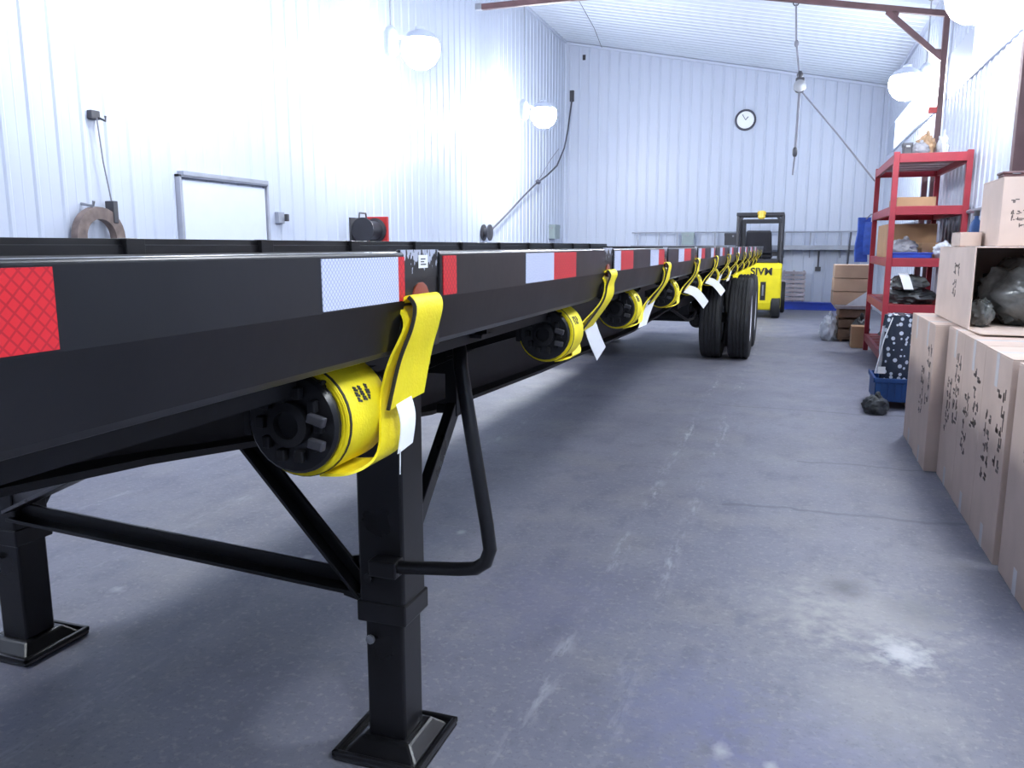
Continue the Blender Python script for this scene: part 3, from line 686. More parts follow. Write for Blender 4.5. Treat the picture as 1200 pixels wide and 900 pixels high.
# ------------------------------------------------------------------ forklift at the far end
def forklift():
    yr = 16.8; xa, xb = -1.17, -.17; xm = (xa + xb) / 2
    F = thing('forklift', 'yellow counterbalance forklift with black overhead guard, parked at the far wall', 'forklift', (xm, yr + .9, 0))
    cw = MB().prism([(yr + .05, .16), (yr, .30), (yr, .98), (yr + .06, 1.085), (yr + .55, 1.085), (yr + .55, .16)], lambda a, b, t: (t, a, b), xa + .02, xb - .02)
    build('counterweight', cw, 'fork', F, bev=.04, seg=3)
    build('body', MB().box(xa + .06, xb - .06, yr + .5, yr + 1.5, .22, .98), 'fork', F, bev=.03)
    build('radiator_slot', MB().box(-.575, -.475, yr - .006, yr + .01, .36, .72), 'forkblack', F)
    build('tow_pin', MB().tube([(-.525, yr - .012, .45), (-.525, yr - .012, .66)], .02, 8), 'steel', F)
    build('engine_cover', MB().box(xa + .1, xb - .1, yr + .12, yr + 1.0, 1.08, 1.16), 'forkblack', F, bev=.02)
    s = build('seat', MB().box(xm - .27, xm + .27, yr + .55, yr + 1.05, 1.16, 1.30), 'vinyl', F, bev=.05, seg=3)
    build('seat_back', MB().hexa([(xm - .27, yr + .45, 1.25), (xm + .27, yr + .45, 1.25), (xm + .27, yr + .58, 1.25), (xm - .27, yr + .58, 1.25), (xm - .24, yr + .34, 1.72), (xm + .24, yr + .34, 1.72), (xm + .24, yr + .44, 1.72), (xm - .24, yr + .44, 1.72)]), 'vinyl', s, bev=.04, seg=3)
    for sx in (xa + .10, xb - .06):
        for y0, y1 in ((yr + .22, yr + .35), (yr + 1.45, yr + 1.2)):
            build('guard_post', MB().tube([(sx, y0, 1.02), (sx, y1, 2.03)], .034, 8), 'forkblack', F)
    for yy in (yr + .34, yr + 1.2): build('guard_crossbar', MB().box(xa + .06, xb - .03, yy - .04, yy + .04, 2.0, 2.07), 'forkblack', F, bev=.01)
    for i in range(7):
        xx = xa + .10 + i * (xb - xa - .16) / 6; build('guard_slat', MB().box(xx - .015, xx + .015, yr + .34, yr + 1.2, 2.02, 2.06), 'forkblack', F)
    for sx in (xa + .2, xb - .17): build('guard_gusset', MB().bar((sx, yr + .33, 2.01), (sx + (-.1 if sx < xm else .1), yr + .31, 1.88), .03, .05), 'forkblack', F)
    b = build('beacon', MB().lathe((xm + .04, yr + .28, 1.94), (0, 0, 1), [(.05, 0), (.075, .03), (.06, .12), (.055, .16), (0, .17)], 14), 'beacon', F, smooth=True)
    build('beacon_bracket', MB().box(xm - .04, xm + .12, yr + .27, yr + .33, 2.03, 2.09), 'beacon', b)
    for sx in (xa + .07, xb - .11):
        w1 = build('steer_tire', MB().lathe((sx, yr + .215, .26), (1, 0, 0), [(.14, -.08), (.23, -.09), (.26, -.07), (.26, .07), (.23, .09), (.14, .08)], 28, close=True), 'tire', F, smooth=True)
        build('steer_hub', MB().lathe((sx, yr + .215, .26), (1, 0, 0), [(.145, -.06), (.14, .05), (.06, .07), (0, .07)], 20), 'fork', w1, smooth=True)
    for sx in (xa + .06, xb - .06):
        w1 = build('drive_tire', MB().lathe((sx, yr + 1.65, .33), (1, 0, 0), [(.18, -.10), (.30, -.11), (.33, -.09), (.33, .09), (.30, .11), (.18, .10)], 28, close=True), 'tire', F, smooth=True)
        build('drive_hub', MB().lathe((sx, yr + 1.65, .33), (1, 0, 0), [(.185, -.08), (.18, .07), (.07, .09), (0, .09)], 20), 'fork', w1, smooth=True)
        build('mast_rail', MB().box(sx - (0 if sx < xm else .1), sx + (.1 if sx < xm else 0), yr + 2.0, yr + 2.12, .08, 1.98), 'forkblack', F)
    for zz in (.35, 1.2, 1.9): build('mast_crossbar', MB().box(xa + .1, xb - .1, yr + 2.02, yr + 2.1, zz, zz + .09), 'forkblack', F)
    for sx in (xm - .25, xm + .25):
        fk = MB(); fk.box(sx - .05, sx + .05, yr + 2.12, yr + 2.17, .06, .55); fk.box(sx - .05, sx + .05, yr + 2.12, yr + 2.95, .03, .07)
        build('fork', fk, 'darksteel', F)
    stw = MB().lathe((xm, yr + 1.30, 1.34), (0, -.6, .8), [(.15, -.012), (.165, 0), (.15, .012), (.14, 0)], 20, close=True)
    build('steering_wheel', stw, 'forkblack', F, smooth=True)
    build('steering_column', MB().tube([(xm, yr + 1.30, 1.34), (xm, yr + 1.5, .95)], .03, 8), 'forkblack', F)
    # lettering across the counterweight
    cu = bpy.data.curves.new('lettering', 'FONT'); cu.body = 'SIVM'; cu.size = .20; cu.extrude = .002; cu.offset = .005; cu.align_x = 'RIGHT'
    tmp = bpy.data.objects.new('tmp', cu); C.objects.link(tmp); dg = bpy.context.evaluated_depsgraph_get()
    me = bpy.data.meshes.new_from_object(tmp.evaluated_get(dg)); bpy.data.objects.remove(tmp)
    me.materials.clear(); me.materials.append(M['print'])
    o = bpy.data.objects.new('lettering', me); C.objects.link(o); o.parent = F
    o.rotation_euler = (PI / 2, 0, 0); o.location = V(-.36, yr - .004, .855) - wloc(F)
forklift()

# ------------------------------------------------------------------ far wall: rail shelf, slatted panel, blue beam, clock
def back_shelf():
    R = thing('wall_rack', 'long grey pipe rail and ledge fixed along the far wall', 'rack', (-1.1, YB - .15, 1.3))
    build('top_rail', MB().tube([(-3.7, YB - .16, 1.73), (1.46, YB - .16, 1.73)], .016, 8), 'galv', R)
    build('ledge', MB().box(-3.7, 1.46, YB - .30, YB - .015, 1.36, 1.42), 'galv', R, bev=.005)
    build('ledge_face', MB().box(-3.7, 1.46, YB - .31, YB - .30, 1.33, 1.43), 'galv', R)
    for xx in (-3.55, -3.05, -2.62, -1.75, -.95, -.2, .35, 1.0):
        build('upright', MB().box(xx - .015, xx + .015, YB - .175, YB - .145, 1.42, 1.74), 'galv', R)
        build('wall_bracket', MB().prism([(YB - .02, 1.15), (YB - .02, 1.36), (YB - .28, 1.36)], lambda a, b, t: (t, a, b), xx - .01, xx + .01), 'galv', R)
back_shelf()
def wallbox(x0, x1, y0, y1, z0, z1, label, m='blackm', cat='box', name='control_box'):
    t = thing(name, label, cat, ((x0 + x1) / 2, (y0 + y1) / 2, z0))
    build('body', MB().box(x0, x1, y0, y1, z0, z1), m, t, bev=.012)
    build('lid', MB().box(x0 - .006, x1 + .006, y0 - .008, y1 + .006, z1 - (z1 - z0) * .22, z1 + .008), m, t, bev=.005)
    build('latch', MB().box((x0 + x1) / 2 - .02, (x0 + x1) / 2 + .02, y0 - .016, y0 - .006, z1 - (z1 - z0) * .3, z1 - (z1 - z0) * .15), 'steel', t)
    return t
wallbox(-2.50, -2.22, YB - .295, YB - .19, 1.431, 1.72, 'dark green tool box on the far wall ledge, left of two', 'ebox')
wallbox(-1.52, -1.14, YB - .295, YB - .19, 1.431, 1.70, 'dark box on the far wall ledge behind the forklift post', 'darksteel')
def tool(x, y, z0, z1, label, lean=0):
    t = thing('long_handled_tool', label, 'tool', (x, y, z0))
    build('handle', MB().tube([(x, y, z0), (x + lean, y, z1)], .02, 8), 'cable', t)
    build('head', MB().box(x - .06, x + .06, y - .02, y + .02, z0 - .10, z0), 'darksteel', t, bev=.008)
tool(.55, YB - .06, .95, 1.30, 'short dark tool hanging below the far wall ledge')
tool(1.10, YB - .36, .10, 1.72, 'long dark handled tool leaning against the far wall ledge', .08)
def slatted():
    t = thing('slatted_pallet', 'grey wooden slatted pallet standing against the far wall', 'pallet', (.05, YB - .2, 0))
    for i in range(8): build('slat', MB().box(-.20, .30, YB - .24, YB - .22, .09 + i * .098, .09 + i * .098 + .07), 'greywood', t, bev=.003)
    for xx in (-.17, .04, .26): build('stringer', MB().box(xx - .02, xx + .02, YB - .22, YB - .12, 0, .87), 'greywood', t, bev=.003)
slatted()
bb = thing('blue_beam', 'long bright blue steel beam lying on the floor along the far wall', 'beam', (.45, YB - .45, 0))
build('web', MB().box(-.15, 1.05, YB - .50, YB - .46, 0, .15), 'blue', bb, bev=.004)
build('flange', MB().box(-.15, 1.05, YB - .54, YB - .30, .15, .17), 'blue', bb, bev=.004)
build('flange', MB().box(-.15, 1.05, YB - .54, YB - .30, 0, .02), 'blue', bb, bev=.004)
ck = thing('wall_clock', 'round white wall clock with a dark rim on the far wall', 'clock', (-1.19, YB - .03, 4.02))
c0 = V(-1.19, YB - .015, 4.24)
build('face', MB().lathe(c0, (0, -1, 0), [(.20, 0), (.20, .02), (0, .021)], 32), 'clockf', ck, smooth=True)
build('rim', MB().lathe(c0, (0, -1, 0), [(.19, 0), (.235, 0), (.235, .035), (.215, .05), (.19, .035)], 32, close=True), 'cable', ck, smooth=True)
build('hour_hand', MB().bar(c0 + V(0, -.025, 0), c0 + V(.06, -.025, .07), .018, .004, up=(0, 1, 0)), 'cable', ck)
build('minute_hand', MB().bar(c0 + V(0, -.028, 0), c0 + V(-.07, -.028, .12), .013, .004, up=(0, 1, 0)), 'cable', ck)

# ------------------------------------------------------------------ left wall fittings
lp = thing('belt_loop', 'brown leather belt loop hanging on the left wall before the door', 'belt', (XL + .1, 5.27, 1.2))
cz = 1.485
build('loop', MB().lathe((XL + .05, 5.27, cz), (1, 0, 0), [(.15, 0), (.245, 0), (.25, .02), (.245, .07), (.15, .07), (.145, .03)], 30, close=True), 'leather', lp, smooth=True)
build('buckle', MB().box(XL + .04, XL + .13, 5.40, 5.45, cz + .12, cz + .30), 'darksteel', lp, bev=.006)
build('wall_hook', MB().tube([(XL + .0, 5.20, cz + .27), (XL + .12, 5.20, cz + .25), (XL + .13, 5.20, cz + .29)], .012, 8), 'steel', lp)
wc = thing('cord_hook', 'thin grey cord hanging from a hook above the brown loop', 'cord', (XL + .05, 5.4, 1.6))
build('cord', MB().tube([(XL + .06, 5.37, 2.44), (XL + .06, 5.40, 2.1), (XL + .07, 5.45, 1.75)], .006, 6), 'rope', wc)
build('hook_plate', MB().box(XL + .0, XL + .05, 5.33, 5.42, 2.43, 2.50), 'darksteel', wc, bev=.006)
build('hook', MB().tube([(XL + .04, 5.40, 2.45), (XL + .10, 5.42, 2.42), (XL + .10, 5.42, 2.46)], .010, 8), 'darksteel', wc)
sw = thing('wall_switch', 'small grey switch box beside the white door', 'switch', (XL + .03, 7.9, 1.66))
build('box', MB().box(XL + .0, XL + .055, 7.81, 7.92, 1.665, 1.79), 'galv', sw, bev=.006)
build('lever', MB().box(XL + .03, XL + .085, 7.925, 7.965, 1.69, 1.77), 'darksteel', sw, bev=.006)
hr = thing('hose_reel', 'black and red reel mounted on the left wall beyond the white door', 'reel', (XL + .2, 9.7, 1.45))
build('mount', MB().box(XL, XL + .03, 9.40, 9.95, 1.45, 1.78), 'darksteel', hr)
build('drum', MB().lathe((XL + .19, 9.42, 1.62), (0, 1, 0), [(.10, 0), (.16, .0), (.16, .02), (.12, .03), (.12, .32), (.16, .33), (.16, .35), (.10, .36)], 22), 'forkblack', hr, smooth=True)
build('side_plate', MB().box(XL + .02, XL + .36, 9.79, 9.83, 1.46, 1.80), 'redplast', hr, bev=.01)
build('handle', MB().tube([(XL + .1, 9.5, 1.76), (XL + .1, 9.52, 1.84), (XL + .1, 9.68, 1.84), (XL + .1, 9.7, 1.76)], .012, 8), 'darksteel', hr)
eb = wallbox(XL + .0, XL + .16, 18.55, 18.98, 1.58, 1.90, 'grey green electrical box on the left wall near the far corner', 'ebox', 'box', 'electrical_box')
cr = thing('cable_reel', 'small dark cable reel on the left wall where the hanging cable ends', 'reel', (XL + .1, 14.25, 1.55))
build('drum', MB().lathe((XL + .0, 14.25, 1.66), (1, 0, 0), [(.05, 0), (.15, .01), (.15, .03), (.08, .04), (.08, .12), (.15, .13), (.15, .15), (0, .16)], 20), 'darksteel', cr, smooth=True)
hc = thing('hanging_cable', 'dark cable strung from the far corner down the left wall', 'cable', (XL + .1, 17, 1.7))
build('cable', MB().tube([(-5.27, 19.86, 4.90), (-5.27, 19.7, 4.55), (-5.28, 19.55, 4.15), (-5.29, 19.3, 3.72), (-5.3, 18.7, 3.25), (-5.3, 17.9, 2.97), (-5.32, 17.2, 2.76), (-5.34, 16.3, 2.42), (-5.35, 15.3, 2.02), (-5.33, 14.3, 1.68)], .019, 8), 'cable', hc, smooth=True)
build('tie', MB().lump((-5.31, 17.25, 2.78), (.05, .12, .05), .2, 1, n=10, m=6), 'cable', hc)
build('cable_hook', MB().box(-5.32, -5.22, YB - .06, YB, 4.86, 5.12), 'darksteel', hc, bev=.01)
build('thin_cord', MB().tube([(-5.32, 18.9, 3.65), (-5.34, 18.3, 3.35), (-5.34, 17.6, 2.95), (-5.31, 17.2, 2.78)], .007, 6), 'rope', hc)
hk = thing('cable_clip', 'small dark clip on the far wall high in the left corner', 'clip', (-5.0, YB - .03, 5.82))
build('plate', MB().box(-5.02, -4.95, YB - .03, YB, 5.80, 5.92), 'darksteel', hk, bev=.006)
build('pin', MB().tube([(-4.985, YB - .03, 5.86), (-4.985, YB - .09, 5.86)], .012, 6), 'darksteel', hk)

# ------------------------------------------------------------------ jib crane with hoist rope, ceiling hung bar
J = thing('jib_crane', 'brown steel jib crane post with sloping arm and brace by the right wall', 'crane', (1.74, 12.6, 0))
jy = 12.6
build('post', MB().box(1.715, 1.785, jy - .04, jy + .04, 0, 4.478), 'brown', J, bev=.005)
build('side_post', MB().box(1.61, 1.68, jy - .04, jy + .04, 0, 2.524), 'brown', J, bev=.005)
build('arm', MB().bar((1.775, jy, 4.429), (-1.35, jy, 4.996), .06, .075), 'brown', J, bev=.005)
build('brace', MB().bar((1.72, jy, 3.882), (1.02, jy, 4.527), .05, .07), 'brown', J, bev=.004)
for q in ((1.66, 3.941), (1.08, 4.478)):
    build('gusset', MB().prism([(q[0] - .10, q[1] + .07), (q[0] + .10, q[1] + .05), (q[0] + .06, q[1] - .10)], lambda a, b, t: (a, t, b), jy - .012, jy + .012), 'brown', J)
build('clamp', MB().box(1.62, 1.72, jy - .05, jy + .05, 3.179, 3.257), 'redplast', J, bev=.008)
build('base_plate', MB().box(1.55, 1.785, jy - .15, jy + .15, 0, .02), 'brown', J)
H = thing('rope_hoist', 'grey hoist rope with pulley block hanging from the jib arm', 'hoist', (-.05, jy, 2.426))
build('rope', MB().tube([(-.15, jy, 4.722), (-.12, jy, 4.234), (-.05, jy, 3.745)], .012, 8), 'rope', H)
build('knot', MB().lump((-.115, jy, 4.204), (.03, .03, .05), .1, n=10, m=6), 'rope', H)
blk = MB(); blk.box(-.10, .02, jy - .05, jy + .05, 3.550, 3.745); build('pulley_block', blk, 'darksteel', H, bev=.02)
build('sheave', MB().lathe((-.04, jy - .06, 3.628), (0, 1, 0), [(.04, 0), (.085, .01), (.07, .06), (.085, .11), (.04, .12)], 16), 'steel', H, smooth=True)
build('swivel', MB().lathe((-.045, jy, 3.745), (0, 0, 1), [(.035, 0), (.045, .04), (.02, .09)], 10), 'darksteel', H, smooth=True)
build('pull_rod', MB().tube([(-.04, jy, 3.569), (-.05, jy, 2.964), (-.055, jy, 2.710)], .017, 8), 'rope', H)
build('grip', MB().lathe((-.055, jy, 2.671), (0, 0, 1), [(.02, 0), (.033, .03), (.033, .1), (.02, .13)], 10), 'darksteel', H, smooth=True)
build('rope_end', MB().tube([(-.055, jy, 2.690), (-.07, jy, 2.417)], .011, 8), 'rope', H)
build('arm_ring', MB().lathe((-.15, jy - .01, 4.742), (0, 1, 0), [(.03, 0), (.045, 0), (.045, .02), (.03, .02)], 14, close=True), 'darksteel', H)
g = build('guy_rope', MB().tube([(-.02, jy, 3.57), (.5, 12.4, 2.92), (.99, 12.22, 2.28)], .011, 8), 'rope', None, label='slack grey rope slanting from the hoist block to the red rack', cat='rope')
cb = thing('hung_bar', 'brown steel bar hung from the ceiling near the left wall', 'bar', (-3.2, 12.0, 4.85))
build('bar', MB().bar((-4.58, 12.0, 4.92), (-1.9, 12.0, 4.92), .07, .085), 'brown', cb, bev=.006)
build('end_cap', MB().box(-4.68, -4.58, 11.96, 12.04, 4.88, 4.97), 'steel', cb, bev=.006)
for xx in (-4.1, -2.2): build('hanger_rod', MB().tube([(xx, 12.0, 4.95), (xx, 12.0, zc(xx) - .01)], .01, 6), 'steel', cb)
cl = MB().tube([(-3.9, 14.0, zc(-3.9) - .02), (-4.3, 18.0, zc(-4.3) - .02), (-4.55, YB - .05, zc(-4.55) - .05)], .006, 6)
build('ceiling_cord', cl, 'rope', None, label='thin grey cord running along the ceiling to the far wall', cat='cord')
# brown column near the right wall
bc = thing('steel_column', 'brown steel column against the right wall behind the stacked cartons', 'column', (1.74, 7.95, 0))
build('shaft', MB().box(1.68, 1.79, 7.90, 8.0, 0, 4.79), 'brown', bc, bev=.006)
build('base_plate', MB().box(1.62, 1.795, 7.85, 8.05, 0, .02), 'brown', bc)
pp = thing('wall_conduit', 'grey pipe running along the right wall behind the red rack', 'pipe', (1.76, 10, 1.7))
build('pipe', MB().tube([(1.755, 6.5, 1.78), (1.755, 15.5, 1.78)], .022, 8), 'galv', pp, smooth=True)
for yy in (7.4, 9.2, 11.5, 14): build('clip', MB().box(1.73, 1.80, yy - .02, yy + .02, 1.75, 1.81), 'steel', pp)

# ------------------------------------------------------------------ red storage rack and what stands on it
RX0, RX1, RY0, RY1 = .985, 1.76, 10.0, 12.15
SH = [2.36, 1.80, 1.235, .72, .18]
rk = thing('storage_rack', 'tall red steel storage rack beside the cartons', 'rack', ((RX0 + RX1) / 2, 11.1, 0))
for xx in (RX0, RX1 - .06):
    for yy in (RY0, RY1 - .06): build('post', MB().box(xx, xx + .06, yy, yy + .06, 0, 2.43), 'red', rk, bev=.004)
for k, z in enumerate(SH):
    th = .06
    for yy in (RY0 - .004, RY1 - .036): build('shelf_beam', MB().box(RX0 + .06, RX1 - .06, yy, yy + .04, z - .045, z + .05), 'red', rk, bev=.003)
    for xx in (RX0 + .004, RX1 - .044): build('shelf_beam', MB().box(xx, xx + .04, RY0 + .06, RY1 - .06, z - .045, z + .05), 'red', rk, bev=.003)
    for j in range(6):
        yy = RY0 + .10 + j * (RY1 - RY0 - .2 - .26) / 5
        build('shelf_board', MB().box(RX0 + .045, RX1 - .045, yy, yy + .27, z + .02, z + .045), 'stitchred' if k else 'greywood', rk, bev=.003)
for xx in (RX0 + .01, RX1 - .03):
    build('corner_brace', MB().bar((xx + .02, RY0 + .05, 2.20), (xx + .02, RY0 + .22, 2.36), .02, .03), 'red', rk)
def bag(name, label, cat, c, r, m, seed, amp=.22, flat=None, knot=True, group=None, crk=.12):
    t = thing(name, label, cat, (c[0], c[1], flat if flat is not None else c[2] - r[2]), group)
    build('sack', MB().lump(c, r, amp, seed, flat=flat, n=44, m=28, crk=crk), m, t, smooth=True, angle=55)
    if knot:
        z = c[2] + r[2] * .8
        build('knot', MB().lump((c[0] + r[0] * .15, c[1], z + r[2] * .3), (r[0] * .25, r[1] * .22, r[2] * .35), .3, seed + 5, n=10, m=7), m, t, smooth=True)
    return t
ZTOP = SH[0] + .05
bag('stuffed_sack', 'tan and pink stuffed sack on top of the red rack', 'bag', (1.36, 10.55, ZTOP + .11), (.09, .13, .13), 'wraptan', 3, .3, ZTOP)
bag('plastic_bag', 'pale grey plastic bag on top of the red rack', 'bag', (1.27, 10.30, ZTOP + .06), (.09, .08, .075), 'greybag', 4, .25, ZTOP)
bag('plastic_bag', 'cream plastic bag at the right end of the things atop the rack', 'bag', (1.52, 10.45, ZTOP + .09), (.06, .12, .13), 'wrapwhite', 6, .25, ZTOP)
def carton(name, label, x0, x1, y0, y1, z0, z1, m='carton', tape=True, rot=0, opened=None, marks=None, group=None, seed=0, flaps=False):
    r_ = random.Random(seed + 11)
    cx, cy = (x0 + x1) / 2, (y0 + y1) / 2
    t = thing(name, label, 'box', (cx, cy, z0), group)
    c = (cx, cy, z0); th = .008
    if opened == 'front':                         # open side towards -Y
        mb = MB(); mb.box(x0, x0 + th, y0, y1, z0, z1); mb.box(x1 - th, x1, y0, y1, z0, z1); mb.box(x0, x1, y1 - th, y1, z0, z1); mb.box(x0, x1, y0, y1, z0, z0 + th); mb.box(x0, x1, y0, y1, z1 - th, z1)
    elif opened == 'top':
        mb = MB(); mb.box(x0, x0 + th, y0, y1, z0, z1); mb.box(x1 - th, x1, y0, y1, z0, z1); mb.box(x0, x1, y1 - th, y1, z0, z1); mb.box(x0, x1, y0, y0 + th, z0, z1); mb.box(x0, x1, y0, y1, z0, z0 + th)
    else: mb = MB().box(x0, x1, y0, y1, z0, z1 - .006)
    build('body', mb.rotz(c, rot), m, t, bev=.004)
    if opened is None:
        for a, b in ((y0 + .001, cy - .002), (cy + .002, y1 - .001)):
            build('flap', MB().box(x0 + .001, x1 - .001, a, b, z1 - .006, z1).rotz(c, rot), m, t)
        if tape:
            build('packing_tape', MB().box(x0 - .001, x0 - .0002, cy - .027, cy + .027, z1 - .16, z1 - .004).rotz(c, rot), 'ptape', t)
            build('packing_tape', MB().box(x0 - .001, x1, cy - .027, cy + .027, z1, z1 + .0008).rotz(c, rot), 'ptape', t)
            build('packing_tape', MB().box(x0 - .001, x0 - .0002, cy - .027, cy + .027, z0, z0 + .11).rotz(c, rot), 'ptape', t)
    if marks:
        pm = MB()
        for face, a0, b0, cols, rows, cell in marks:
            for i in range(cols):
                for j in range(rows):
                    if r_.random() < .12: continue
                    for q in range(4):
                        ua, ub = r_.uniform(0, .7) * cell, r_.uniform(0, .7) * cell
                        if r_.random() < .5: w_, h_ = cell * r_.uniform(.35, .75), cell * .2
                        else: w_, h_ = cell * .2, cell * r_.uniform(.35, .75)
                        u, v_ = a0 + i * cell * 1.15 + ua, b0 + j * cell * 1.15 + ub
                        if face == 'L': pm.box(x0 - .0012, x0 - .0003, u, u + w_, v_, v_ + h_)
                        else: pm.box(u, u + w_, y0 - .0012, y0 - .0003, v_, v_ + h_)
        build('printing', pm.rotz(c, rot), 'cprint', t, kind='stuff')
    return t
wallbox(1.10, 1.19, 10.25, 10.4, ZTOP, ZTOP + .13, 'small black box on top of the red rack', 'darksteel', 'box', 'tool_case')
carton('flat_carton', 'flat tan carton on the second shelf of the red rack', 1.06, 1.45, 10.1, 10.9, SH[1] + .047, SH[1] + .15, 'carton3', False)
carton('large_carton', 'wide brown carton on the third shelf of the red rack', 1.05, 1.58, 10.75, 11.9, SH[2] + .047, SH[2] + .44, 'carton3', False)
carton('small_carton', 'small reddish carton on the third shelf of the red rack', 1.34, 1.56, 10.35, 10.7, SH[2] + .047, SH[2] + .22, 'carton3', False, rot=.2)
bag('plastic_bag', 'grey plastic bag in the blue tray on the red rack', 'bag', (1.19, 10.33, SH[2] + .15), (.14, .14, .10), 'greybag', 9, .25, SH[2] + .062)
bt = thing('blue_tray', 'bright blue plastic tray on the third shelf of the red rack', 'tray', (1.24, 10.3, SH[2] + .047))
tz = SH[2] + .047
mb = MB(); mb.box(1.05, 1.45, 10.06, 10.55, tz, tz + .01); mb.box(1.05, 1.06, 10.06, 10.55, tz, tz + .06); mb.box(1.44, 1.45, 10.06, 10.55, tz, tz + .06); mb.box(1.05, 1.45, 10.06, 10.07, tz, tz + .06); mb.box(1.05, 1.45, 10.54, 10.55, tz, tz + .06)
build('shell', mb, 'blue', bt, bev=.003)
mb = MB(); mb.box(1.04, 1.46, 10.05, 10.066, tz + .05, tz + .065); mb.box(1.04, 1.46, 10.545, 10.56, tz + .05, tz + .065)
build('rim', mb, 'blue', bt, bev=.003)
bag('plastic_bag', 'white and blue plastic bag at the right of the blue tray', 'bag', (1.58, 10.2, SH[2] + .13), (.10, .12, .08), 'wrapwhite', 12, .3, SH[2] + .047)
bag('tarp_bundle', 'dark folded tarp bundle on the fourth shelf of the red rack', 'tarp', (1.32, 10.45, SH[3] + .12), (.25, .32, .10), 'darktarp', 14, .25, SH[3] + .046, False)
bag('wrapped_bundle', 'grey plastic wrapped bundle lying over the dark tarp on the rack', 'bundle', (1.26, 10.32, SH[3] + .27), (.18, .2, .10), 'wrapgrey', 15, .3, SH[3] + .20, False)
ps = build('paper_sheet', MB().ribbon([(1.17, 10.06, SH[3] + .40), (1.2, 10.04, SH[3] + .34), (1.24, 10.03, SH[3] + .22)], V(1, .1, 0), .10, .002), 'paper', None, label='white paper sheet hanging over the dark bundle on the rack', cat='paper')
bag('tarp_bundle', 'dark bundle on the bottom shelf of the red rack', 'tarp', (1.32, 10.5, SH[4] + .18), (.27, .4, .15), 'darktarp', 17, .25, SH[4] + .046, False)
bl = thing('blue_tarp', 'folded blue tarp hanging behind the red rack', 'tarp', (.93, 12.25, 1.25))
build('fold', MB().ribbon([(.90, 12.30, 1.80), (.90, 12.28, 1.6), (.88, 12.30, 1.4), (.89, 12.28, 1.2)], V(1, .2, 0), .16, .05), 'bluetarp', bl, smooth=True)
build('fold', MB().ribbon([(.96, 12.24, 1.74), (.95, 12.24, 1.5), (.96, 12.26, 1.30)], V(1, -.3, 0), .10, .04), 'bluetarp', bl, smooth=True)
build('tie', MB().tube([(.92, 12.26, 1.78), (.97, 12.18, 1.84), (1.0, 12.155, 1.84)], .008, 6), 'rope', bl)

# ------------------------------------------------------------------ cartons along the right side
mk = lambda y0: [('L', y0 + .05, .40, 2, 5, .07), ('L', y0 + .27, .30, 2, 5, .06)]
GC = 'tall cartons in a row on the floor'
carton('tall_carton', 'tall carton nearest the camera at the right edge', .935, 1.50, 3.38, 3.925, 0, .932, 'carton', True, 0, None, [('L', 3.55, .45, 2, 4, .075)], GC, 1)
for i, (ya, yb, l) in enumerate(((3.985, 4.50, 'tall carton second from the camera in the floor row'), (4.515, 5.03, 'tall carton third from the camera in the floor row'), (5.045, 5.56, 'tall carton fourth from the camera, under the open box'))):
    carton('tall_carton', l, .925 + .003 * i, 1.50, ya, yb, 0, .935, 'carton', True, 0, None, mk(ya), GC, i + 2)
carton('tall_carton', 'tall carton fifth from the camera, standing proud of the row', .862, 1.46, 5.60, 6.12, 0, .935, 'carton', True, 0, None, mk(5.6), GC, 6)
carton('tall_carton', 'tall carton farthest from the camera in the floor row', .868, 1.46, 6.135, 6.66, 0, .93, 'carton', True, .01, None, None, GC, 7)
D = carton('open_carton', 'pale open carton on its side, holding plastic wrapped goods', .985, 1.74, 5.30, 6.50, .938, 1.415, 'carton2', False, 0, 'front', [('L', 5.72, 1.22, 3, 2, .05), ('L', 5.78, 1.10, 2, 2, .05)], None, 9)
build('flap', MB().hexa([(.985, 5.30, .938), (1.74, 5.30, .938), (1.74, 4.95, .946), (.985, 4.95, .946), (.985, 5.30, .944), (1.74, 5.30, .944), (1.74, 4.95, .952), (.985, 4.95, .952)]), 'carton2', D)
GW = 'wrapped bundles in the open carton'
bag('wrapped_bundle', 'grey plastic wrapped bundle filling the open carton, large rounded one', 'bundle', (1.40, 5.68, 1.14), (.27, .28, .20), 'wrapgrey', 21, .16, .947, False, GW, .22)
bag('wrapped_bundle', 'dark plastic wrapped bundle at the left inside the open carton', 'bundle', (1.08, 5.50, 1.02), (.06, .13, .08), 'wrapgrey', 23, .25, .947, False, GW)
bag('wrapped_bundle', 'dark plastic wrapped bundle deep inside the open carton', 'bundle', (1.42, 6.2, 1.12), (.22, .16, .15), 'wrapgrey', 25, .25, .947, False, GW)
carton('printed_carton', 'pale printed carton standing on the open box at the right edge', 1.135, 1.70, 5.50, 6.05, 1.417, 1.815, 'carton2', False, 0, None, [('F', 1.18, 1.66, 1, 1, .035), ('F', 1.18, 1.60, 4, 1, .028), ('F', 1.18, 1.56, 4, 1, .028), ('F', 1.19, 1.52, 4, 1, .028)], None, 12)
carton('small_carton', 'small pale carton on the open box beside the printed one', .995, 1.115, 5.85, 6.15, 1.417, 1.505, 'carton2', False, 0, None, None, None, 13)
bo = thing('spray_bottle', 'dark blue bottle standing behind the small pale carton', 'bottle', (1.16, 6.25, 1.417))
build('bottle', MB().lathe((1.15, 6.25, 1.417), (0, 0, 1), [(.0, 0), (.035, 0), (.04, .01), (.04, .13), (.03, .16), (.014, .18), (.014, .2)], 16), 'bluecrate', bo, smooth=True)
build('cap', MB().lathe((1.15, 6.25, 1.617), (0, 0, 1), [(.018, 0), (.018, .035), (0, .037)], 12), 'darksteel', bo, smooth=True)
wallbox(1.15, 1.28, 5.60, 5.75, 1.817, 1.845, 'small dark flat box lying on the printed carton', 'brown', 'box', 'flat_box')

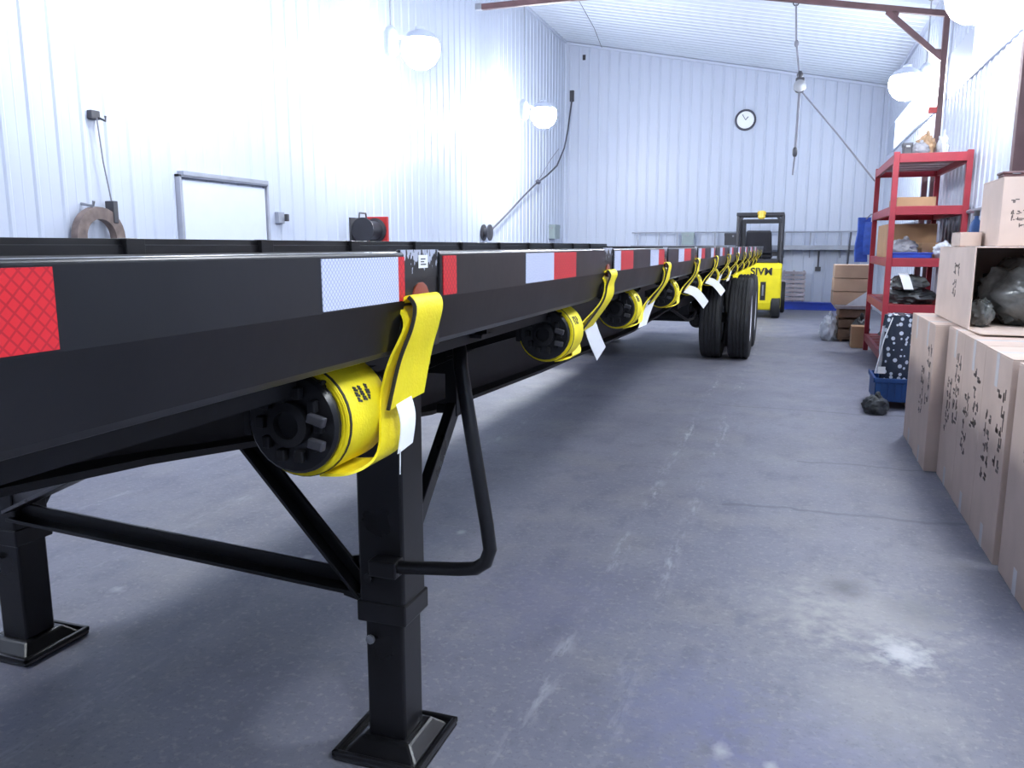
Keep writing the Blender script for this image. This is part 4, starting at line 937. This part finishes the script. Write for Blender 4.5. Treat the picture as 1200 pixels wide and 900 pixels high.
# ------------------------------------------------------------------ clutter by the rack
cs = ['bottom', 'middle', 'top']
for i in range(3):
    z0 = .545 + i * .2
    carton('stacked_carton', cs[i] + ' carton of the tan stack beyond the red rack', .60 + .005 * i, 1.13, 13.2, 13.85, z0, z0 + .190, 'carton4', i == 2, 0, None, None, 'stacked tan cartons', 30 + i)
sk = thing('wooden_crate', 'dark worn wooden crate under the tan carton stack', 'crate', (.9, 13.5, 0))
for z0, z1 in ((.06, .18), (.21, .33), (.36, .48)):
    build('plank', MB().box(.72, 1.10, 13.1, 13.12, z0, z1), 'wood', sk, bev=.003); build('plank', MB().box(.70, .72, 13.1, 13.9, z0, z1), 'wood', sk, bev=.003)
    build('plank', MB().box(.72, 1.10, 13.88, 13.9, z0, z1), 'wood', sk, bev=.003); build('plank', MB().box(1.10, 1.12, 13.1, 13.9, z0, z1), 'wood', sk, bev=.003)
for xx in (.73, 1.05):
    for yy in (13.125, 13.84): build('corner_post', MB().box(xx, xx + .04, yy, yy + .04, 0, .49), 'wood', sk)
build('top_board', MB().box(.64, 1.15, 13.05, 13.95, .49, .54), 'greywood', sk, bev=.004)
build('bottom_board', MB().box(.70, 1.12, 13.1, 13.9, .03, .055), 'wood', sk)
bag('plastic_bag', 'crumpled white plastic bag on the floor left of the crate', 'bag', (.575, 13.25, .17), (.11, .2, .19), 'wrapwhite', 31, .3, .0)
bag('plastic_bag', 'small white plastic bag on the floor behind the larger crumpled one', 'bag', (.53, 13.74, .08), (.07, .12, .09), 'wrapwhite', 32, .3, .0, False)
pl = build('plastic_sheet', MB().hexa([(.78, 13.03, .545), (1.14, 13.03, .545), (1.14, 13.04, .545), (.78, 13.04, .545), (1.10, 13.06, .78), (1.14, 13.06, .80), (1.14, 13.07, .80), (1.10, 13.07, .78)]), 'wrapwhite', None, label='white plastic sheet draped against the tan carton stack', cat='sheet')
bag('dark_sack', 'dark sack on the floor between the crate and the rack', 'bag', (.98, 12.84, .18), (.12, .13, .19), 'darktarp', 34, .25, .0)
carton('brown_carton', 'brown carton on the floor at the foot of the red rack', .84, 1.06, 12.3, 12.6, 0, .30, 'carton3', False, 0, None, None, None, 35)
# dotted roll on the blue crate
bk = thing('blue_crate', 'blue plastic crate on the floor beyond the cartons', 'crate', (.90, 7.9, 0))
bz = .065
for xx in (.76, 1.02): build('wood_runner', MB().box(xx, xx + .05, 7.72, 8.2, 0, bz), 'wood', bk)
mb = MB(); mb.box(.745, 1.08, 7.70, 8.22, bz, bz + .01); mb.box(.745, .757, 7.70, 8.22, bz, .27); mb.box(1.068, 1.08, 7.70, 8.22, bz, .27); mb.box(.745, 1.08, 7.70, 7.712, bz, .27); mb.box(.745, 1.08, 8.208, 8.22, bz, .27)
build('shell', mb, 'bluecrate', bk, bev=.004)
mb = MB(); mb.box(.73, 1.095, 7.685, 7.70, .235, .275); mb.box(.73, .745, 7.685, 8.235, .235, .275); mb.box(1.08, 1.095, 7.685, 8.235, .235, .275)
build('rim', mb, 'bluecrate', bk, bev=.004)
for i in range(5): build('rib', MB().box(.80 + i * .055, .812 + i * .055, 7.692, 7.70, .09, .23), 'bluecrate', bk)
dl = thing('dotted_roll', 'tall navy roll wrapped in white dotted plastic on the blue crate', 'roll', (.93, 7.95, .08))
build('wrap', MB().lathe((.925, 7.95, .08), (0, 0, 1), [(.0, 0), (.125, 0), (.132, .05), (.128, .35), (.134, .60), (.12, .735), (.05, .75), (.04, .72), (0, .72)], 26), 'dots', dl, smooth=True)
build('clear_flap', MB().ribbon([(.80, 7.86, .72), (.785, 7.84, .55), (.79, 7.85, .40), (.77, 7.83, .30)], V(.4, 1, 0), .09, .004), 'wrapwhite', dl, smooth=True)
build('cord', MB().tube([(.86, 7.81, .80), (.80, 7.80, .6), (.745, 7.80, .30)], .005, 6), 'paper', dl)
build('label', MB().box(.77, .83, 7.80, 7.815, .30, .36), 'paper', dl)
bag('black_bag', 'small black bag on the floor before the blue crate', 'bag', (.74, 7.50, .06), (.10, .12, .085), 'darktarp', 41, .25, .0)
